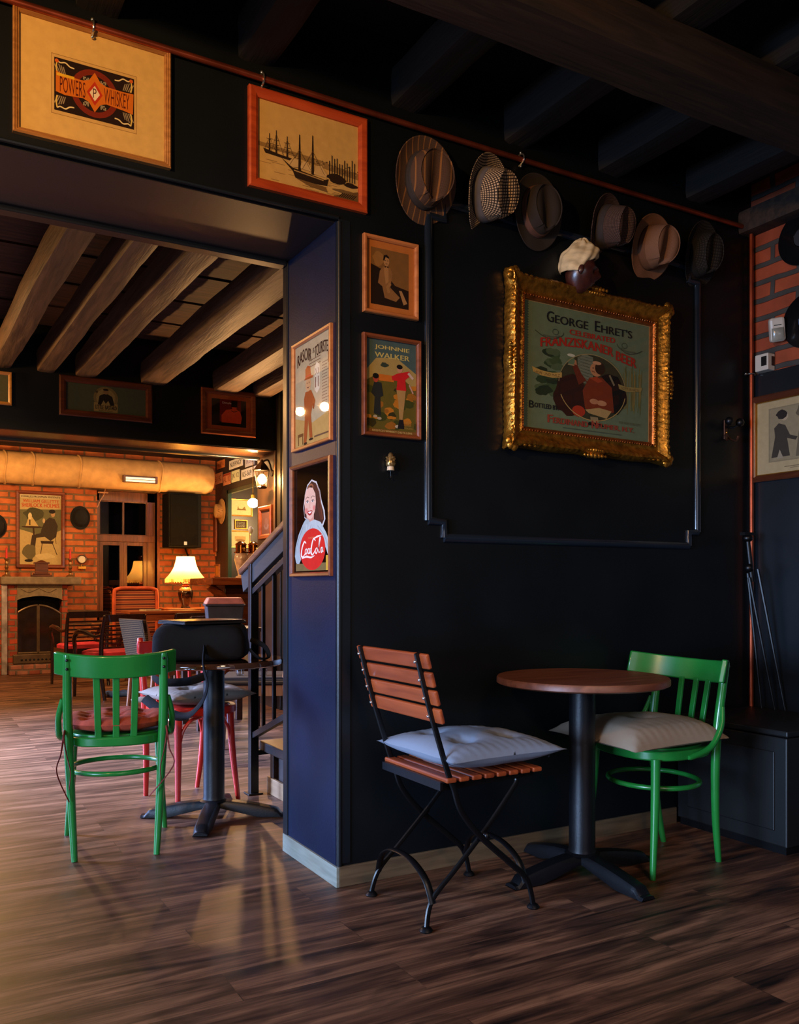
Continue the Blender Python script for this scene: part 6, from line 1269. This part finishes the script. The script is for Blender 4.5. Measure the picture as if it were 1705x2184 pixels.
# pictures through the bar opening
for lab, crn, bg, tx in (
    ('bright gilt framed cream picture, uppermost on the back wall of the bar', ((490, 1064), (538, 1065), (491, 1101), (538, 1102)), (226, 206, 150), 0),
    ('small gilt framed black and white sign between two larger pictures behind the bar', ((500, 1108), (528, 1109), (500, 1128), (527, 1129)), (60, 44, 30), 1),
    ('gilt framed pale picture just above the beer taps', ((490, 1131), (535, 1132), (490, 1168), (534, 1169)), (214, 190, 136), 2)):
    t, iw, ih, z = picture('framed_picture', lab, 'picture', 'Y', FY, crn, 0.02, 0.02, M('gilt_frame', (200, 136, 50), 0.35, 0.6), glass=False)
    A = Art(iw, ih, bg)
    if tx == 0: A.poly([(0.3, 0.35), (0.34, 0.65), (0.38, 0.45), (0.55, 0.42), (0.68, 0.6), (0.74, 0.36)], (150, 116, 60)).rect(0.28, 0.33, 0.76, 0.37, (130, 100, 56))
    if tx == 1:
        for k in range(4): A.text('GUINNESS'[:8 - k % 2], 0.08, 0.92, 0.76 - 0.22 * k, 0.13, (206, 190, 150))
    if tx == 2: A.rect(0.2, 0.45, 0.8, 0.7, (186, 150, 90)).blob(0.5, 0.4, 0.25, 0.1, (150, 110, 66), 3)
    A.build('print', t, z)
# globe lamp and lantern
gl = PD(540, 1073, 10.6)
t = thing('globe_lamp', 'glowing white globe lamp hanging in the bar opening', 'lamp', (gl.x, gl.y, gl.z))
MB().ball((0, 0, 0), 0.068, 12, (1, 1, 0.85)).build('globe', M_emit('white_globe_glass', (1, 0.80, 0.5, 1), 22), t, smooth=True)
MB().tube([(0, 0, 0.055), (0, 0, 0.10)], 0.03, 12).tube([(0, 0, 0.1), (0, 0, 3.1 - gl.z)], 0.006, 6).build('stem', BRASS, t, smooth=True)
light('POINT', (gl.x - 0.05, gl.y - 0.14, gl.z - 0.02), 26, (1, 0.66, 0.34), 0.06)
light('POINT', (4.5, 10.9, 2.0), 100, (1, 0.66, 0.32), 0.08)
light('POINT', (3.35, 9.6, 2.72), 12, (0.6, 0.62, 1.0), 0.08)
ln_ = PD(559, 1022, 7.66)
t = thing('wall_lantern', 'lit coach lantern with a dark cap on the brown column beyond the stairs', 'lantern', (ln_.x, ln_.y, ln_.z))
LB = M('lantern_iron', (26, 20, 16), 0.4, 0.4)
def hexl(r0, z0_, r1, z1_): return MB().lathe([(r0, z0_), (r1, z1_)], 6)
MB().lathe([(0.072, 0.07), (0.078, 0.078), (0.05, 0.12), (0.02, 0.15), (0.008, 0.175)], 6).build('cap', LB, t)
MB().lathe([(0.03, -0.085), (0.048, -0.075), (0.046, -0.065)], 6).build('base', LB, t)
for k in range(6):
    a = 2 * math.pi * k / 6; MB().tube([(0.068 * math.cos(a), 0.068 * math.sin(a), 0.072), (0.047 * math.cos(a), 0.047 * math.sin(a), -0.068)], 0.0035, 6).build('bar', LB, t)
MB().lathe([(0.044, -0.064), (0.064, 0.07)], 6).build('glass_pane', M_glass('lantern_glass', (1, 0.95, 0.85, 1), 0.1), t)
MB().ball((0, 0, 0.0), 0.036, 8, (1, 1, 1.3)).build('bulb', M_emit('lantern_bulb', (1, 0.66, 0.30, 1), 30), t, smooth=True)
MB().tube([(0, 0, 0.15), (0.06, 0, 0.17), (2.85 - ln_.x - 0.003, 0, 0.06)], 0.008, 8, smooth=5).build('arm', LB, t, smooth=True)
MB().lathe([(0.03, 0), (0.03, 0.012)], 12, (2.85 - ln_.x, 0, 0.06), mat=Matrix.Rotation(R(-90), 4, 'Y')).build('wall_plate', LB, t)
light('POINT', (ln_.x - 0.085, ln_.y - 0.03, ln_.z - 0.01), 80, (1, 0.50, 0.18), 0.030)
# picture on the column
t, iw, ih, z = picture('framed_picture', 'dull brown framed faded picture on the column under the coach lantern', 'picture', 'X', 2.85,
    ((556, 1084), (583, 1074), (556, 1150), (583, 1150)), 0.045, 0.025, FR_BRN, glass=False)
Art(iw, ih, (96, 66, 66)).blob(0.5, 0.35, 0.25, 0.15, (110, 96, 116), 3).blob(0.5, 0.5, 0.2, 0.2, (100, 76, 84), 5).build('print', t, z)
# licence plates
def plate(lab, tl, tr, bl, br, bg, txt, tc, wide=True, band=None):
    c, w_, h_ = on_wall('X', BX, tl, tr, bl, br)
    t = thing('license_plate', lab, 'license plate'); t.matrix_world = Matrix.Translation(c + Vector((-0.002, 0, 0))) @ ORI['X'] @ Matrix.Rotation(R(0), 4, 'Z')
    MB().box(-w_ / 2, w_ / 2, -h_ / 2, h_ / 2, 0, 0.006).build('plate', M('plate_enamel', bg, 0.4), t, bevel=0.002)
    A = Art(w_ * 0.96, h_ * 0.93, bg)
    if band: A.rect(0, 0.82, 1, 1, band)
    A.text(txt, 0.07, 0.93, 0.22, 0.56, tc, bold=0.008); A.build('lettering', t, 0.0065)
wht, org = (214, 214, 220), (196, 128, 96)
plate('long white license plate reading NU59 NGY, upper row above the bar opening', (490, 986), (519, 971), (490, 1005), (519, 990), wht, 'NU59 NGY', (30, 32, 50))
plate('long white license plate reading KS 569 W, lower row just above the bar opening', (516, 1003), (550, 992), (516, 1025), (550, 1013), wht, 'KS-569 W', (30, 32, 50))
plate('squarish white license plate, highest of the group by the lantern', (524, 969), (543, 968), (524, 995), (543, 993), (196, 196, 214), 'TX 3152', (90, 70, 130))
plate('pale green and white license plate reading JK, middle of the lower row', (495, 1006), (512, 1000), (495, 1030), (512, 1025), (206, 210, 180), 'JK 12', (60, 50, 50))
plate('orange tinted license plate with a red band, second of the lower row', (477, 1013), (493, 1006), (477, 1037), (493, 1031), org, 'AL 10', (130, 60, 40), band=(150, 60, 40))
plate('faded orange license plate at the dark corner end of the lower row', (459, 1012), (475, 1006), (459, 1034), (475, 1030), org, 'B 142', (120, 64, 44))
plate('orange license plate above the others near the end of the duct', (464, 982), (480, 982), (464, 1000), (480, 998), (206, 116, 60), '4 BFA', (120, 56, 30))
# straw hat, oar blade and pictures beside the bar opening
STW = M_weave('straw', (140, 100, 60), (206, 164, 106), 60)
p = PX(466, 1090, BX - 0.06); t = thing('straw_hat', 'pale straw hat hanging on the dark bar wall beyond the loudspeaker', 'hat', (BX - 0.01, p.y, p.z), rot=(0, R(-90), 0))
MB().lathe([(0.0, 0.11), (0.07, 0.105), (0.095, 0.09), (0.10, 0.02)], 28).build('crown', STW, t, smooth=True)
MB().lathe([(0.10, 0.012), (0.10, 0.02), (0.17, 0.012), (0.175, 0.006), (0.10, 0.006)], 32).build('brim', STW, t, smooth=True)
p = PX(453, 1132, BX - 0.05); t = thing('wooden_oar_blade', 'long narrow brown wooden oar blade hanging under the straw hat', 'oar blade', (BX - 0.004, p.y, p.z))
MB().box(-0.03, 0, -0.10, 0.10, -0.30, 0.22).build('panel', M_wood('red_brown_oar_wood', (110, 50, 28), (150, 80, 46), 0.4, 2), t, bevel=0.01)  # flat board modelling the oar blade hung on the bar wall
for lab, crn, bg in (('small orange lit picture with two panes under the brown oar blade', ((446, 1164), (462, 1163), (446, 1187), (462, 1187)), (214, 120, 60)), ('orange yellow lit picture low on the bar wall above the counter', ((452, 1205), (470, 1203), (452, 1231), (470, 1230)), (226, 150, 60))):
    t, iw, ih, z = picture('framed_picture', lab, 'picture', 'X', BX, crn, 0.02, 0.02, FR_LT, glass=False)
    Art(iw, ih, bg).rect(0.47, 0.0, 0.53, 1.0, (150, 70, 36)).build('print', t, z)
# small things on the tables
p = PD(321, 1298, 9.85); t = thing('magazine', 'pale open magazine lying on the table in front of the striped armchair', 'magazine', (p.x, p.y, 0.8005), 20)
MB().box(-0.10, 0.10, -0.07, 0.07, 0.0, 0.012).build('pages', M('pale_pages', (206, 190, 150), 0.5), t, bevel=0.003)
MB().box(-0.10, 0.10, -0.07, 0.07, 0.0125, 0.0145).build('cover', M('pale_glossy_cover', (214, 196, 150), 0.2), t)
p = PD(373, 1292, 11.0); t = thing('drinking_glass', 'small clear glass on the lamp table, next to the lamp', 'glass', (p.x, p.y, 0.8005))
MB().lathe([(0.026, 0), (0.032, 0.08), (0.030, 0.08), (0.024, 0.006), (0.001, 0.006)], 16).build('glass_body', M_glass('clear_tumbler', (0.95, 0.95, 0.95, 1), 0.03, 1.6), t, smooth=True)

for dx, dy, lab in ((-0.13, -0.03, 'clear drinking glass on the patterned chair seat, closer to the railing post'), (0.0, -0.12, 'clear drinking glass on the patterned chair seat, closer to the pillar')):
    t = thing('drinking_glass', lab, 'glass', (pf.x + dx, pf.y + dy, 0.4755))
    MB().lathe([(0.026, 0), (0.033, 0.085), (0.031, 0.085), (0.024, 0.006), (0.001, 0.006)], 20).build('glass_body', M_glass('clear_glass', (0.9, 0.9, 0.9, 1), 0.03, 1.6), t, smooth=True)
